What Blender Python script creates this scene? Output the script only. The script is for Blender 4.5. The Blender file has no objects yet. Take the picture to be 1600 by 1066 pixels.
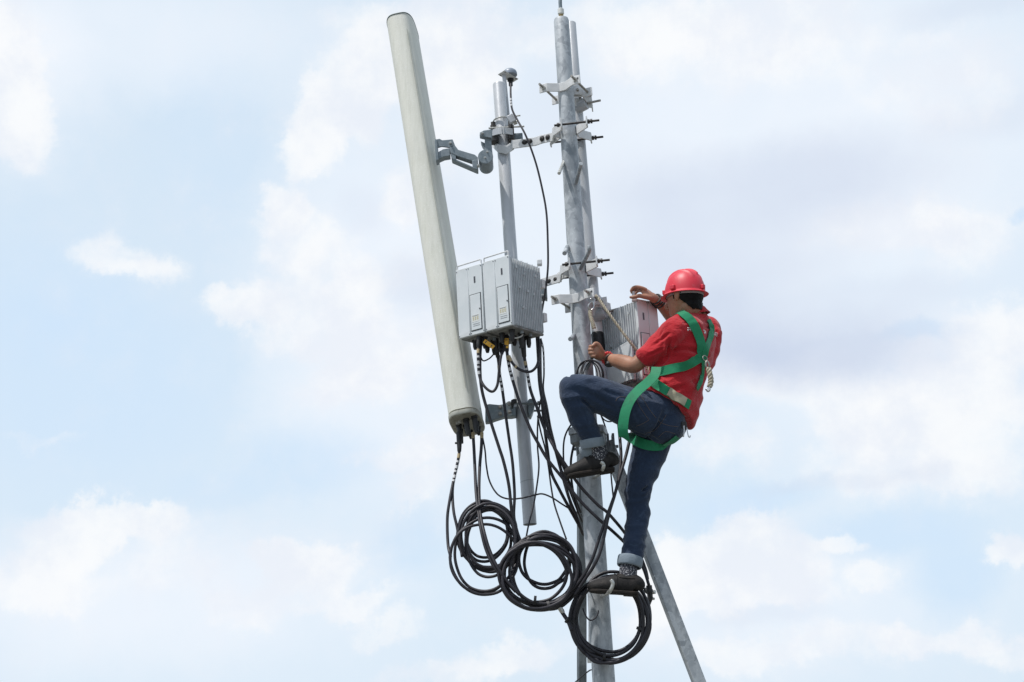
import bpy, bmesh, math, random
from mathutils import Vector, Matrix, noise
from mathutils.bvhtree import BVHTree
V = Vector
random.seed(7)
SC = bpy.context.scene
COL = SC.collection

# ------------------------------------------------------------------ camera
F_PX = 2250.0
PITCH = math.radians(15.5)
ROLL = 0.058
CAM = V((0, 0, 1.6))
FW = V((0, math.cos(PITCH), math.sin(PITCH)))
U0 = V((0, -math.sin(PITCH), math.cos(PITCH)))
R0 = V((1, 0, 0))
RT = R0 * math.cos(ROLL) - U0 * math.sin(ROLL)
UP = U0 * math.cos(ROLL) + R0 * math.sin(ROLL)
cd = bpy.data.cameras.new('camera')
cam = bpy.data.objects.new('camera', cd)
COL.objects.link(cam)
m = Matrix((RT, UP, -FW)).transposed().to_4x4()
m.translation = CAM
cam.matrix_world = m
cd.sensor_fit = 'HORIZONTAL'; cd.sensor_width = 36.0
cd.lens = F_PX / 1600 * 36.0
cd.clip_end = 5000
SC.camera = cam

def ray(px, py):
    return (FW + RT * ((px - 800) / F_PX) + UP * ((533 - py) / F_PX)).normalized()
def at(px, py, Y):
    d = ray(px, py); return CAM + d * ((Y - CAM.y) / d.y)
def atz(px, py, z):
    d = ray(px, py); return CAM + d * ((z - CAM.z) / d.z)
def mpp(P):
    return (P - CAM).dot(FW) / F_PX

# ------------------------------------------------------------------ world, sun, exposure
SUN_EL, SUN_AZ = math.radians(66), math.radians(240)   # azimuth clockwise from +Y
sdir = V((math.cos(SUN_EL) * math.sin(SUN_AZ), math.cos(SUN_EL) * math.cos(SUN_AZ), math.sin(SUN_EL)))
sl = bpy.data.lights.new('sun', 'SUN'); sl.energy = 3.7; sl.angle = math.radians(0.9); sl.color = (1, .965, .92)
so = bpy.data.objects.new('sun', sl); COL.objects.link(so)
so.rotation_euler = (-sdir).to_track_quat('-Z', 'Y').to_euler(); so.location = (0, 0, 30)
SC.view_settings.view_transform = 'Standard'; SC.view_settings.look = 'None'
SC.view_settings.exposure = 0.0; SC.view_settings.gamma = 1.0

world = bpy.data.worlds.new('World'); SC.world = world; world.use_nodes = True
NT = world.node_tree; NT.nodes.clear()
class G:
    """tiny node helper"""
    def __init__(s, nt): s.nt = nt
    def n(s, t, **kw):
        x = s.nt.nodes.new(t)
        for k, v in kw.items(): setattr(x, k, v)
        return x
    def put(s, sock, v):
        if isinstance(v, bpy.types.NodeSocket): s.nt.links.new(v, sock)
        elif v is not None: sock.default_value = v
    def math(s, op, a, b=None, c=None, clamp=False):
        x = s.n('ShaderNodeMath', operation=op, use_clamp=clamp)
        for i, v in enumerate((a, b, c)):
            if v is not None: s.put(x.inputs[i], v)
        return x.outputs[0]
    def vec(s, op, a, b=None, c=None):
        x = s.n('ShaderNodeVectorMath', operation=op)
        for i, v in enumerate((a, b, c)):
            if v is not None:
                if i == 1 and op == 'SCALE': s.put(x.inputs['Scale'], v)
                else: s.put(x.inputs[i], v)
        return x.outputs['Value'] if op in ('LENGTH', 'DOT_PRODUCT', 'DISTANCE') else x.outputs[0]
    def noise(s, co, scale, detail=4, rough=.55, dist=0):
        x = s.n('ShaderNodeTexNoise'); s.put(x.inputs['Vector'], co)
        x.inputs['Scale'].default_value = scale; x.inputs['Detail'].default_value = detail
        x.inputs['Roughness'].default_value = rough; x.inputs['Distortion'].default_value = dist
        return x
    def mr(s, v, a, b, c=0., d=1., smooth=True):
        x = s.n('ShaderNodeMapRange', interpolation_type='SMOOTHSTEP' if smooth else 'LINEAR')
        s.put(x.inputs[0], v)
        for i, q in enumerate((a, b, c, d)): s.put(x.inputs[i + 1], q)
        return x.outputs[0]
    def mix(s, f, a, b, blend='MIX'):
        x = s.n('ShaderNodeMix', data_type='RGBA', blend_type=blend)
        s.put(x.inputs[0], f)
        for i, q in ((6, a), (7, b)):
            s.put(x.inputs[i], q if isinstance(q, bpy.types.NodeSocket) else (*q[:3], 1))
        return x.outputs[2]
def lin(r, g, b):
    f = lambda c: (c / 255 / 12.92) if c / 255 <= .04045 else ((c / 255 + .055) / 1.055) ** 2.4
    return (f(r), f(g), f(b))

def build_sky():
    g = G(NT)
    tc = g.n('ShaderNodeTexCoord').outputs['Generated']
    sp = g.n('ShaderNodeSeparateXYZ'); g.put(sp.inputs[0], tc)
    az = g.math('MULTIPLY', g.math('ARCTAN2', sp.outputs[0], sp.outputs[1]), 57.29578)
    el = g.math('MULTIPLY', g.math('ARCSINE', sp.outputs[2]), 57.29578)
    cb = g.n('ShaderNodeCombineXYZ'); g.put(cb.inputs[0], az); g.put(cb.inputs[1], el)
    pos = cb.outputs[0]
    w1 = g.noise(tc, 7, 7, .6); w2 = g.noise(tc, 26, 6, .65)
    wv = g.vec('ADD', g.vec('SCALE', g.vec('SUBTRACT', w1.outputs['Color'], (.5, .5, .5)), 5.0),
                      g.vec('SCALE', g.vec('SUBTRACT', w2.outputs['Color'], (.5, .5, .5)), 2.2))
    wv = g.vec('MULTIPLY', wv, (1, 1, 0))
    warped = g.vec('ADD', pos, wv)
    soft = g.vec('ADD', pos, g.vec('SCALE', wv, .5))
    DEG = 0.0255   # degrees per photo pixel near the middle
    def ae(px, py):
        d = ray(px, py); return math.degrees(math.atan2(d.x, d.y)), math.degrees(math.asin(d.z))
    def field(lst, p, lo, hi):
        acc = None
        for (px, py, rx, ry, w) in lst:
            a, e = ae(px, py)
            d = g.vec('SUBTRACT', p, (a, e, 0))
            d = g.vec('MULTIPLY', d, (1 / (rx * DEG), 1 / (ry * DEG), 0))
            v = g.mr(g.vec('LENGTH', d), hi, lo, 0., w)
            acc = v if acc is None else g.math('ADD', acc, v)
        return acc
    # white cumulus with edges
    C = [(0, 100, 75, 110, 1), (30, 190, 60, 70, 1), (185, 395, 75, 40, .62), (215, 420, 60, 32, .5),
         (540, 160, 90, 70, 1), (480, 215, 50, 70, 1), (620, 110, 90, 60, 1), (450, 265, 30, 40, .7), (430, 345, 36, 42, .9), (450, 400, 60, 55, .7),
         (700, 60, 160, 90, .8), (640, 290, 60, 60, .8), (380, 490, 70, 42, .9), (480, 520, 110, 60, .7), (600, 560, 130, 70, .7), (560, 480, 60, 60, .5),
         (720, 150, 90, 90, .8), (560, 620, 110, 40, .6), (520, 440, 70, 60, .5), (330, 470, 30, 20, .4), (640, 420, 90, 50, .35), (560, 40, 90, 40, .4),
         (1150, 60, 240, 90, .75), (980, 40, 200, 60, .6), (1450, 110, 130, 80, .5), (1390, 350, 130, 50, .8), (1520, 370, 90, 60, .55),
         (1560, 520, 80, 50, .9), (1500, 620, 130, 70, .9), (1360, 660, 90, 60, .8), (1400, 740, 130, 55, .75), (1540, 730, 90, 65, .7), (1250, 600, 100, 50, .5),
         (1120, 600, 100, 50, .5), (1130, 700, 90, 50, .5),
         (1130, 840, 100, 38, 1), (1060, 880, 90, 50, 1), (1210, 890, 100, 40, 1), (1270, 920, 70, 30, .8), (1120, 930, 130, 30, .7),
         (1330, 862, 45, 16, .6), (1395, 905, 45, 22, .65), (1575, 865, 34, 34, 1), (1480, 985, 90, 30, .7), (1580, 1010, 70, 30, .7), (1350, 1000, 120, 40, .6), (1150, 1020, 110, 32, .6), (1020, 960, 70, 45, .6),
         (180, 800, 70, 34, 1), (100, 830, 90, 42, 1), (270, 815, 60, 34, 1), (60, 900, 110, 50, .8), (280, 880, 90, 45, .6),
         (430, 860, 46, 30, 1), (500, 880, 70, 34, 1), (560, 930, 70, 30, .8), (420, 940, 90, 45, .6), (620, 975, 60, 22, .5),
         (610, 715, 80, 25, .7), (640, 770, 55, 30, .7), (700, 700, 60, 60, .6), (790, 1010, 90, 30, .7), (700, 1040, 90, 24, .5), (40, 695, 70, 12, .35)]
    Cf = field(C, warped, .45, 1.3)
    # soft bright veil
    Hh = [(520, 420, 210, 220, .45), (230, 930, 380, 120, .5), (600, 650, 260, 150, .5), (1180, 950, 360, 120, .45), (200, 30, 500, 150, .35), (1200, 250, 620, 420, .95), (640, 250, 260, 260, .45), (700, 600, 330, 260, .4), (200, 60, 330, 110, .38),
         (1300, 960, 420, 200, .30), (300, 960, 480, 190, .45), (30, 140, 130, 160, .5), (1420, 640, 300, 170, .5)]
    Hf = field(Hh, soft, .25, 1.25)
    # blue gaps
    B = [(130, 600, 270, 190, .85), (60, 440, 170, 130, .5), (330, 240, 120, 170, .35), (480, 720, 130, 60, .7), (1160, 790, 130, 36, .9), (1400, 835, 150, 40, .9),
         (1500, 900, 70, 60, .9), (1440, 525, 90, 18, .8), (1592, 345, 16, 16, 1.3), (1060, 640, 90, 80, .35), (640, 850, 70, 60, .6), (340, 760, 80, 40, .5)]
    Bf = field(B, soft, .3, 1.2)
    # shaded undersides, grey lavender
    S = [(1230, 285, 280, 85, .8), (1130, 430, 240, 100, .7), (1290, 555, 210, 65, 1.1), (1120, 530, 150, 80, .7), (1000, 330, 120, 120, .45), (860, 180, 90, 90, .35),
         (640, 440, 80, 60, .55), (720, 330, 60, 110, .4), (560, 330, 60, 50, .3), (1330, 760, 200, 16, .3), (1560, 170, 150, 40, .35), (1380, 470, 180, 40, .4), (1200, 960, 120, 18, .25), (1520, 10, 140, 26, .4)]
    Sf = field(S, soft, .2, 1.25)
    n3 = g.noise(tc, 11, 8, .62); n4 = g.noise(tc, 40, 6, .6)
    nn = g.math('ADD', g.math('MULTIPLY', g.math('SUBTRACT', n3.outputs[0], .5), 1.3), g.math('MULTIPLY', g.math('SUBTRACT', n4.outputs[0], .5), .9))
    cm = g.math('ADD', g.math('MULTIPLY', g.mr(g.math('ADD', Cf, nn), -.15, 1.15), .66), g.math('MULTIPLY', g.mr(g.math('ADD', Cf, nn), .15, .75), .24))
    sky = g.n('ShaderNodeTexSky', sky_type='NISHITA'); sky.sun_disc = False
    sky.sun_elevation = SUN_EL; sky.sun_rotation = SUN_AZ; sky.air_density = 1.0; sky.dust_density = 2.5; sky.ozone_density = 1.5
    skc = g.vec('SCALE', sky.outputs[0], .10)
    # thin humid haze whitens the blue everywhere, more towards the horizon
    hz = g.mr(el, -2, 40, .93, .86, False)
    base = g.mix(hz, skc, lin(223, 240, 255))
    veil = g.math('ADD', g.math('MULTIPLY', Hf, .95), g.math('MULTIPLY', nn, .20))
    veil = g.math('SUBTRACT', veil, g.math('MULTIPLY', Bf, .45), clamp=True)
    c = g.mix(veil, base, lin(239, 246, 255))
    c = g.mix(g.math('MULTIPLY', Bf, .45, clamp=True), c, lin(203, 228, 254))
    n5 = g.noise(g.vec('ADD', pos, (0, 1.1, 0)), .22, 6, .62)
    cwhite = g.mix(g.mr(n5.outputs[0], .38, .62), lin(255, 255, 255), lin(238, 242, 250))
    c = g.mix(g.math('MULTIPLY', cm, .86), c, cwhite)
    sh = g.math('MULTIPLY', g.math('ADD', Sf, g.math('MULTIPLY', nn, .35)), .70, clamp=True)
    c = g.mix(sh, c, lin(205, 216, 236))
    # overhead and behind, out of view: sky dimmed bluer to raise sun contrast
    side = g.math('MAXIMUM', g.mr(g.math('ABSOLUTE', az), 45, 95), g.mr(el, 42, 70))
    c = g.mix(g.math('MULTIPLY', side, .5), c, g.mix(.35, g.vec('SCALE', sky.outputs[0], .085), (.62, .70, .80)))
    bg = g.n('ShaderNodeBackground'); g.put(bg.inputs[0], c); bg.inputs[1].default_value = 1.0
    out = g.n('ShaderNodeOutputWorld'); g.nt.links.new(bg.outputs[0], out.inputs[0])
build_sky()

# ------------------------------------------------------------------ materials
def pmat(name, c1, c2=None, scale=20, rough=.5, metal=0., bump=0., bscale=None, detail=5, sheen=0., spec=.5, lo=.35, hi=.65, c3=None, s3=3, coat=0., rvar=.1, stretch=(1, 1, 1), sss=0.):
    mt = bpy.data.materials.new(name); mt.use_nodes = True
    g = G(mt.node_tree); b = mt.node_tree.nodes['Principled BSDF']
    tc = g.n('ShaderNodeTexCoord').outputs['Object']
    mp = g.vec('MULTIPLY', tc, stretch)
    n1 = g.noise(mp, scale, detail)
    f = g.mr(n1.outputs[0], lo, hi)
    col = g.mix(f, c1, c2 or c1)
    if c3:
        n2 = g.noise(mp, s3, 6, .6)
        col = g.mix(g.math('MULTIPLY', g.mr(n2.outputs[0], .5, .72), .7), col, c3)
    g.put(b.inputs['Base Color'], col)
    g.put(b.inputs['Roughness'], g.math('ADD', rough - rvar / 2, g.math('MULTIPLY', f, rvar)))
    b.inputs['Metallic'].default_value = metal
    b.inputs['Specular IOR Level'].default_value = spec
    b.inputs['Sheen Weight'].default_value = sheen
    b.inputs['Coat Weight'].default_value = coat
    if sss:
        b.inputs['Subsurface Weight'].default_value = sss; b.inputs['Subsurface Radius'].default_value = (.012, .005, .003)
        b.inputs['Subsurface Scale'].default_value = 1.0
    if bump:
        bp = g.n('ShaderNodeBump'); bp.inputs['Strength'].default_value = 1.0; bp.inputs['Distance'].default_value = bump
        g.put(bp.inputs['Height'], g.noise(mp, bscale or scale, 5).outputs[0]); g.put(b.inputs['Normal'], bp.outputs[0])
    return mt
M = {}
def galv(name, c1, c2, c3):
    mt = bpy.data.materials.new(name); mt.use_nodes = True
    g = G(mt.node_tree); b = mt.node_tree.nodes['Principled BSDF']
    tc = g.n('ShaderNodeTexCoord').outputs['Object']
    wob = g.vec('ADD', tc, g.vec('SCALE', g.noise(tc, 25, 4).outputs['Color'], .03))
    vo = g.n('ShaderNodeTexVoronoi'); vo.inputs['Scale'].default_value = 42; g.put(vo.inputs['Vector'], wob)
    sp = g.n('ShaderNodeSeparateColor'); g.put(sp.inputs[0], vo.outputs['Color'])
    col = g.mix(g.math('MULTIPLY', sp.outputs[0], .8), c1, c2)
    n1 = g.noise(g.vec('MULTIPLY', tc, (1, 1, .5)), 15, 7, .65)
    col = g.mix(g.mr(n1.outputs[0], .44, .60, 0, .85), col, c2)
    n2 = g.noise(g.vec('MULTIPLY', tc, (1, 1, .4)), 7, 6, .6)
    col = g.mix(g.mr(n2.outputs[0], .48, .62, 0, .85), col, c3)
    n5 = g.noise(tc, 60, 3, .6)
    col = g.mix(g.mr(n5.outputs[0], .62, .75, 0, .5), col, tuple(min(1, q * 1.5) for q in c2))
    g.put(b.inputs['Base Color'], col); b.inputs['Metallic'].default_value = .25
    g.put(b.inputs['Roughness'], g.mr(n1.outputs[0], .3, .7, .42, .62))
    bp = g.n('ShaderNodeBump'); bp.inputs['Distance'].default_value = .0015; g.put(bp.inputs['Height'], n1.outputs[0]); g.put(b.inputs['Normal'], bp.outputs[0])
    return mt
M['galv'] = galv('galvanised_steel', (.29, .315, .34), (.52, .55, .575), (.19, .215, .24))
M['galv_dark'] = galv('weathered_galvanised_steel', (.17, .19, .205), (.28, .31, .33), (.12, .14, .15))
M['pipe'] = pmat('painted_pipe', (.46, .48, .51), (.55, .57, .60), 14, .42, .12, .0006, 120, c3=(.36, .37, .38), s3=7, stretch=(1, 1, .4))
M['white_metal'] = pmat('white_painted_steel', (.60, .61, .62), (.70, .71, .72), 22, .45, 0, .0005, 150, c3=(.50, .50, .49), s3=9)
M['cast'] = pmat('grey_cast_bracket', (.17, .21, .235), (.23, .27, .30), 40, .5, .2, .0008, 200)
M['dark_steel'] = pmat('blackened_steel', (.03, .03, .035), (.07, .065, .06), 60, .55, .5)
M['bolt'] = pmat('zinc_bolt', (.42, .42, .40), (.60, .60, .57), 60, .35, .6)
M['rod'] = pmat('threaded_zinc_rod', (.22, .21, .19), (.38, .36, .33), 80, .45, .6)
M['rru'] = pmat('light_grey_casing', (.60, .64, .66), (.66, .69, .71), 8, .45, 0, .0002, 60, c3=(.50, .515, .515), s3=9)
M['rru_white'] = pmat('white_casing', (.63, .67, .68), (.68, .72, .73), 8, .42, 0)
M['fin'] = pmat('painted_aluminium_fins', (.50, .53, .55), (.58, .61, .63), 30, .45, .05)
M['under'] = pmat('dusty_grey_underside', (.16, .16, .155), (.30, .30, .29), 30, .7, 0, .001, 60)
M['gap'] = pmat('dark_seam', (.05, .055, .06), None, 30, .6)
M['latch'] = pmat('dark_latch', (.10, .10, .11), None, 30, .4, .5)
M['label'] = pmat('white_sticker', (.66, .67, .65), None, 30, .5)
M['yellow'] = pmat('yellow_tag', (.80, .44, .03), (.70, .36, .03), 60, .45)
M['tan'] = pmat('tan_tape', (.42, .33, .19), None, 30, .5)
M['tape'] = pmat('white_tape', (.60, .60, .61), None, 30, .5)
M['rubber'] = pmat('black_cable_jacket', (.013, .012, .017), (.026, .024, .032), 9, .5, 0, .0003, 150, spec=.45)
M['black'] = pmat('black_plastic', (.010, .010, .011), (.022, .022, .024), 30, .5)
M['print'] = pmat('yellow_print', (.50, .46, .30), None, 30, .5)
M['greyprint'] = pmat('grey_print', (.34, .35, .36), None, 30, .5)
M['concrete'] = pmat('concrete', (.13, .13, .115), (.19, .185, .16), 1.2, .9, 0, .004, 30, c3=(.09, .10, .07), s3=.3)
def antenna_mat():
    mt = bpy.data.materials.new('weathered_fibreglass'); mt.use_nodes = True
    g = G(mt.node_tree); b = mt.node_tree.nodes['Principled BSDF']
    tc = g.n('ShaderNodeTexCoord').outputs['Object']
    st = g.noise(g.vec('MULTIPLY', tc, (1, 1, .05)), 70, 4, .6)
    col = g.mix(g.mr(st.outputs[0], .35, .65), (.63, .63, .56), (.68, .68, .615))
    n1 = g.noise(tc, 5, 6, .6)
    col = g.mix(g.mr(n1.outputs[0], .4, .7, 0, .4), col, (.64, .64, .60))
    n2 = g.noise(g.vec('MULTIPLY', tc, (1, 1, .6)), 320, 3, .6)
    col = g.mix(g.mr(n2.outputs[0], .57, .70, 0, .85), col, (.82, .83, .80))
    n3 = g.noise(tc, 240, 3, .6)
    col = g.mix(g.mr(n3.outputs[0], .60, .78, 0, .4), col, (.38, .39, .33))
    n6 = g.noise(g.vec('MULTIPLY', tc, (1, 1, .12)), 40, 5, .6)
    col = g.mix(g.mr(n6.outputs[0], .5, .72, 0, .18), col, (.36, .39, .30))
    g.put(b.inputs['Base Color'], col); b.inputs['Roughness'].default_value = .6
    bp = g.n('ShaderNodeBump'); bp.inputs['Distance'].default_value = .0012; g.put(bp.inputs['Height'], n2.outputs[0]); g.put(b.inputs['Normal'], bp.outputs[0])
    return mt
M['antenna'] = antenna_mat()

# ------------------------------------------------------------------ mesh helpers
def cr(pts, n):
    """Catmull-Rom through points (tuples of any length or Vectors), n steps per span"""
    P = [tuple(p) for p in pts]; k = len(P[0])
    if len(P) < 3: return [V(p) if k == 3 else p for p in P]
    e = [tuple(2 * a - b for a, b in zip(P[0], P[1]))] + P + [tuple(2 * a - b for a, b in zip(P[-1], P[-2]))]
    out = []
    for i in range(1, len(e) - 2):
        for j in range(n):
            t = j / n
            q = tuple(.5 * (2 * e[i][c] + (-e[i-1][c] + e[i+1][c]) * t + (2*e[i-1][c] - 5*e[i][c] + 4*e[i+1][c] - e[i+2][c]) * t*t
                      + (-e[i-1][c] + 3*e[i][c] - 3*e[i+1][c] + e[i+2][c]) * t**3) for c in range(k))
            out.append(q)
    out.append(P[-1])
    return [V(q) for q in out] if k == 3 else out
def perp(d):
    a = V((0, 0, 1)) if abs(d.z) < .9 else V((1, 0, 0))
    u = d.cross(a).normalized(); return u, d.cross(u).normalized()
class MB:
    def __init__(s): s.v = []; s.f = []; s.T = None
    def add(s, vs, fs):
        o = len(s.v); s.v += [(s.T @ V(p)) if s.T else V(p) for p in vs]; s.f += [tuple(i + o for i in q) for q in fs]; return s
    def box(s, c, h, X=V((1, 0, 0)), Y=V((0, 1, 0)), Z=V((0, 0, 1))):
        c = V(c); vs = [c + X * (h[0] * a) + Y * (h[1] * b) + Z * (h[2] * d) for a in (-1, 1) for b in (-1, 1) for d in (-1, 1)]
        return s.add(vs, [(0, 1, 3, 2), (4, 6, 7, 5), (0, 4, 5, 1), (2, 3, 7, 6), (0, 2, 6, 4), (1, 5, 7, 3)])
    def bar(s, a, b, w, t, side=None):
        """square bar a->b, width w along side, thickness t"""
        a, b = V(a), V(b); d = (b - a).normalized()
        if side is None: sd, _ = perp(d)
        else: sd = (V(side) - d * d.dot(V(side))).normalized()
        return s.box((a + b) / 2, ((b - a).length / 2, w / 2, t / 2), d, sd, d.cross(sd))
    def tube(s, pts, r, seg=12, caps=True, round_end=False):
        pts = [V(p) for p in pts]; n = len(pts); rs = r if isinstance(r, (list, tuple)) else [r] * n
        if round_end:
            pass
        T0 = (pts[1] - pts[0]).normalized(); u, w = perp(T0); vs = []
        for i in range(n):
            t = (pts[min(i + 1, n - 1)] - pts[max(i - 1, 0)])
            t = t.normalized() if t.length > 1e-9 else T0
            u = (u - t * u.dot(t)).normalized(); w = t.cross(u)
            for k in range(seg):
                a = 2 * math.pi * k / seg; vs.append(pts[i] + (u * math.cos(a) + w * math.sin(a)) * rs[i])
        fs = [(i*seg+k, i*seg+(k+1) % seg, (i+1)*seg+(k+1) % seg, (i+1)*seg+k) for i in range(n-1) for k in range(seg)]
        if caps: fs += [tuple(range(seg))[::-1], tuple((n-1)*seg + k for k in range(seg))]
        return s.add(vs, fs)
    def cyl(s, a, b, r, seg=24, r2=None): return s.tube([a, b], [r, r if r2 is None else r2], seg)
    def hexnut(s, a, b, r): return s.tube([a, b], r, 6)
    def ring(s, c, nrm, R, r, seg=32, seg2=10):
        n = V(nrm).normalized(); u, w = perp(n); c = V(c); vs = []
        for i in range(seg):
            a = 2*math.pi*i/seg; d = u*math.cos(a) + w*math.sin(a)
            for k in range(seg2):
                b = 2*math.pi*k/seg2; vs.append(c + d*(R + r*math.cos(b)) + n*(r*math.sin(b)))
        return s.add(vs, [(i*seg2+k, i*seg2+(k+1) % seg2, ((i+1) % seg)*seg2+(k+1) % seg2, ((i+1) % seg)*seg2+k) for i in range(seg) for k in range(seg2)])
    def plate(s, pts, wdir, width, thick):
        """bent strap: polyline pts is its centre, width along wdir, given thickness"""
        pts = [V(p) for p in pts]; wd = V(wdir).normalized(); n = len(pts); vs = []
        for i in range(n):
            a = (pts[i] - pts[i-1]).normalized() if i else (pts[1] - pts[0]).normalized()
            b = (pts[i+1] - pts[i]).normalized() if i < n-1 else a
            t = (a + b).normalized(); nr = t.cross(wd).normalized()
            k = 1 / max(.5, a.cross(wd).normalized().dot(nr))
            for sw in (-1, 1):
                for st in (-1, 1): vs.append(pts[i] + wd*(sw*width/2) + nr*(st*thick/2*k))
        fs = []
        for i in range(n-1):
            o = 4*i; q = 4*(i+1)
            fs += [(o, o+1, q+1, q), (o+1, o+3, q+3, q+1), (o+3, o+2, q+2, q+3), (o+2, o, q, q+2)]
        fs += [(0, 2, 3, 1), (4*n-4, 4*n-3, 4*n-1, 4*n-2)]
        return s.add(vs, fs)
    def slab(s, px, Y, thick, off=(0, 0), sc=1.):
        """outline in photo pixels standing at distance Y, extruded back by thick"""
        fr = [at(off[0] + x / sc, off[1] + y / sc, Y) for x, y in px]; n = len(fr)
        vs = fr + [p + V((0, thick, 0)) for p in fr]
        return s.add(vs, [tuple(range(n)), tuple(range(2*n-1, n-1, -1))] + [(i, (i+1) % n, n+(i+1) % n, n+i) for i in range(n)])
    def prism(s, base, ext):
        base = [V(p) for p in base]; n = len(base); e = V(ext)
        return s.add(base + [p + e for p in base], [tuple(range(n)), tuple(range(2*n-1, n-1, -1))] + [(i, (i+1) % n, n+(i+1) % n, n+i) for i in range(n)])
    def loft(s, rings, seg=24, n=4, lat=None, tag=None):
        """rings: (centre, a, b) or (centre, a, b, lateral); smooth closed volume"""
        R = [tuple(r[0]) + (r[1], r[2]) + tuple(r[3] if len(r) > 3 else (lat or (1, 0, 0))) for r in rings]
        R = cr(R, n) if n > 1 else R
        C = [V(r[:3]) for r in R]; vs = []; N = len(R); ex = []
        for i in range(N):
            t = (C[min(i+1, N-1)] - C[max(i-1, 0)])
            t = t.normalized() if t.length > 1e-7 else V((0, 0, 1))
            L = V(R[i][5:8]); u = (L - t*L.dot(t)).normalized(); w = t.cross(u)
            for k in range(seg):
                a = 2*math.pi*k/seg; vs.append(C[i] + u*(max(R[i][3], 1e-4)*math.cos(a)) + w*(max(R[i][4], 1e-4)*math.sin(a)))
        fs = [(i*seg+k, i*seg+(k+1) % seg, (i+1)*seg+(k+1) % seg, (i+1)*seg+k) for i in range(N-1) for k in range(seg)]
        fs += [tuple(range(seg))[::-1], tuple((N-1)*seg+k for k in range(seg))]
        return s.add(vs, fs)
    def ball(s, c, r, X=V((1, 0, 0)), Y=V((0, 1, 0)), Z=V((0, 0, 1)), nu=24, nv=16):
        c = V(c); r = r if isinstance(r, (tuple, list)) else (r, r, r); vs = [c + Z*r[2]]
        for i in range(1, nv):
            p = math.pi*i/nv
            for k in range(nu):
                a = 2*math.pi*k/nu; vs.append(c + X*(r[0]*math.sin(p)*math.cos(a)) + Y*(r[1]*math.sin(p)*math.sin(a)) + Z*(r[2]*math.cos(p)))
        vs.append(c - Z*r[2]); fs = [(0, 1+k, 1+(k+1) % nu) for k in range(nu)]
        for i in range(nv-2): fs += [(1+i*nu+k, 1+(i+1)*nu+k, 1+(i+1)*nu+(k+1) % nu, 1+i*nu+(k+1) % nu) for k in range(nu)]
        e = len(vs)-1; fs += [(e, 1+(nv-2)*nu+(k+1) % nu, 1+(nv-2)*nu+k) for k in range(nu)]
        return s.add(vs, fs)
    def mesh(s, name, recalc=True):
        me = bpy.data.meshes.new(name); me.from_pydata([tuple(v) for v in s.v], [], s.f)
        if recalc:
            bm = bmesh.new(); bm.from_mesh(me); bmesh.ops.recalc_face_normals(bm, faces=bm.faces); bm.to_mesh(me); bm.free()
        return me
    def islands(s):
        par = list(range(len(s.v)))
        def fd(i):
            while par[i] != i: par[i] = par[par[i]]; i = par[i]
            return i
        for f in s.f:
            r = fd(f[0])
            for i in f[1:]: par[fd(i)] = r
        gr = {}
        for f in s.f: gr.setdefault(fd(f[0]), []).append(f)
        out = []
        for fs in gr.values():
            ids = sorted({i for f in fs for i in f}); mp = {i: k for k, i in enumerate(ids)}
            q = MB(); q.v = [s.v[i] for i in ids]; q.f = [tuple(mp[i] for i in f) for f in fs]; out.append(q)
        return out
    def build(s, name, mat, parent=None, bevel=0., smooth=30, origin=None):
        if parent is not None and name in ('nut', 'lug', 'bolt_hole', 'jaw', 'gland_nut', 'gland', 'plug_tip', 'rail', 'clamp_jaw') :
            r = [link(q.mesh(name), name, mat, parent, bevel, smooth, origin) for q in s.islands()]; return r[0]
        return link(s.mesh(name), name, mat, parent, bevel, smooth, origin)
def root_of(o):
    while o.parent: o = o.parent
    return o
def link(me, name, mat, parent=None, bevel=0., smooth=30, origin=None):
    o = bpy.data.objects.new(name, me); COL.objects.link(o)
    if parent is not None: org = root_of(parent).location
    else: org = V(origin) if origin is not None else V((0, 0, 0))
    me.transform(Matrix.Translation(-V(org)))
    if parent is not None: o.parent = parent
    else: o.location = org
    if mat is not None: me.materials.append(mat)
    if smooth >= 180: me.shade_smooth()
    else:
        me.shade_smooth(); me.set_sharp_from_angle(angle=math.radians(smooth))
    if bevel:
        b = o.modifiers.new('bevel', 'BEVEL'); b.width = bevel; b.segments = 2; b.limit_method = 'ANGLE'; b.angle_limit = math.radians(40); b.harden_normals = False
    return o
def tag(o, label, cat, group=None):
    o['label'] = label; o['category'] = cat
    if group: o['group'] = group
    return o
def empty(name, loc, label, cat, group=None):
    o = bpy.data.objects.new(name, None); COL.objects.link(o); o.location = loc; o.empty_display_size = .05
    return tag(o, label, cat, group)
def clone(o, delta, parent=None, mp=None):
    c = o.copy(); COL.objects.link(c)
    if parent is None: c.location = o.location + delta
    else: c.parent = parent
    for ch in [x for x in o.children]: clone(ch, delta, c)
    return c
Z = V((0, 0, 1))

# ------------------------------------------------------------------ ground
gd = MB(); gd.box((0, 0, -.05), (1500, 1500, .05))
go = gd.build('ground', M['concrete']); go['kind'] = 'structure'
# ================================================================== poles
def pole_line(p0, p1, Y, Ybot=None):
    return at(*p0, Y), at(*p1, Ybot or Y)
Y_MP, Y_LP, Y_RP = 6.75, 6.95, 6.88
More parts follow.
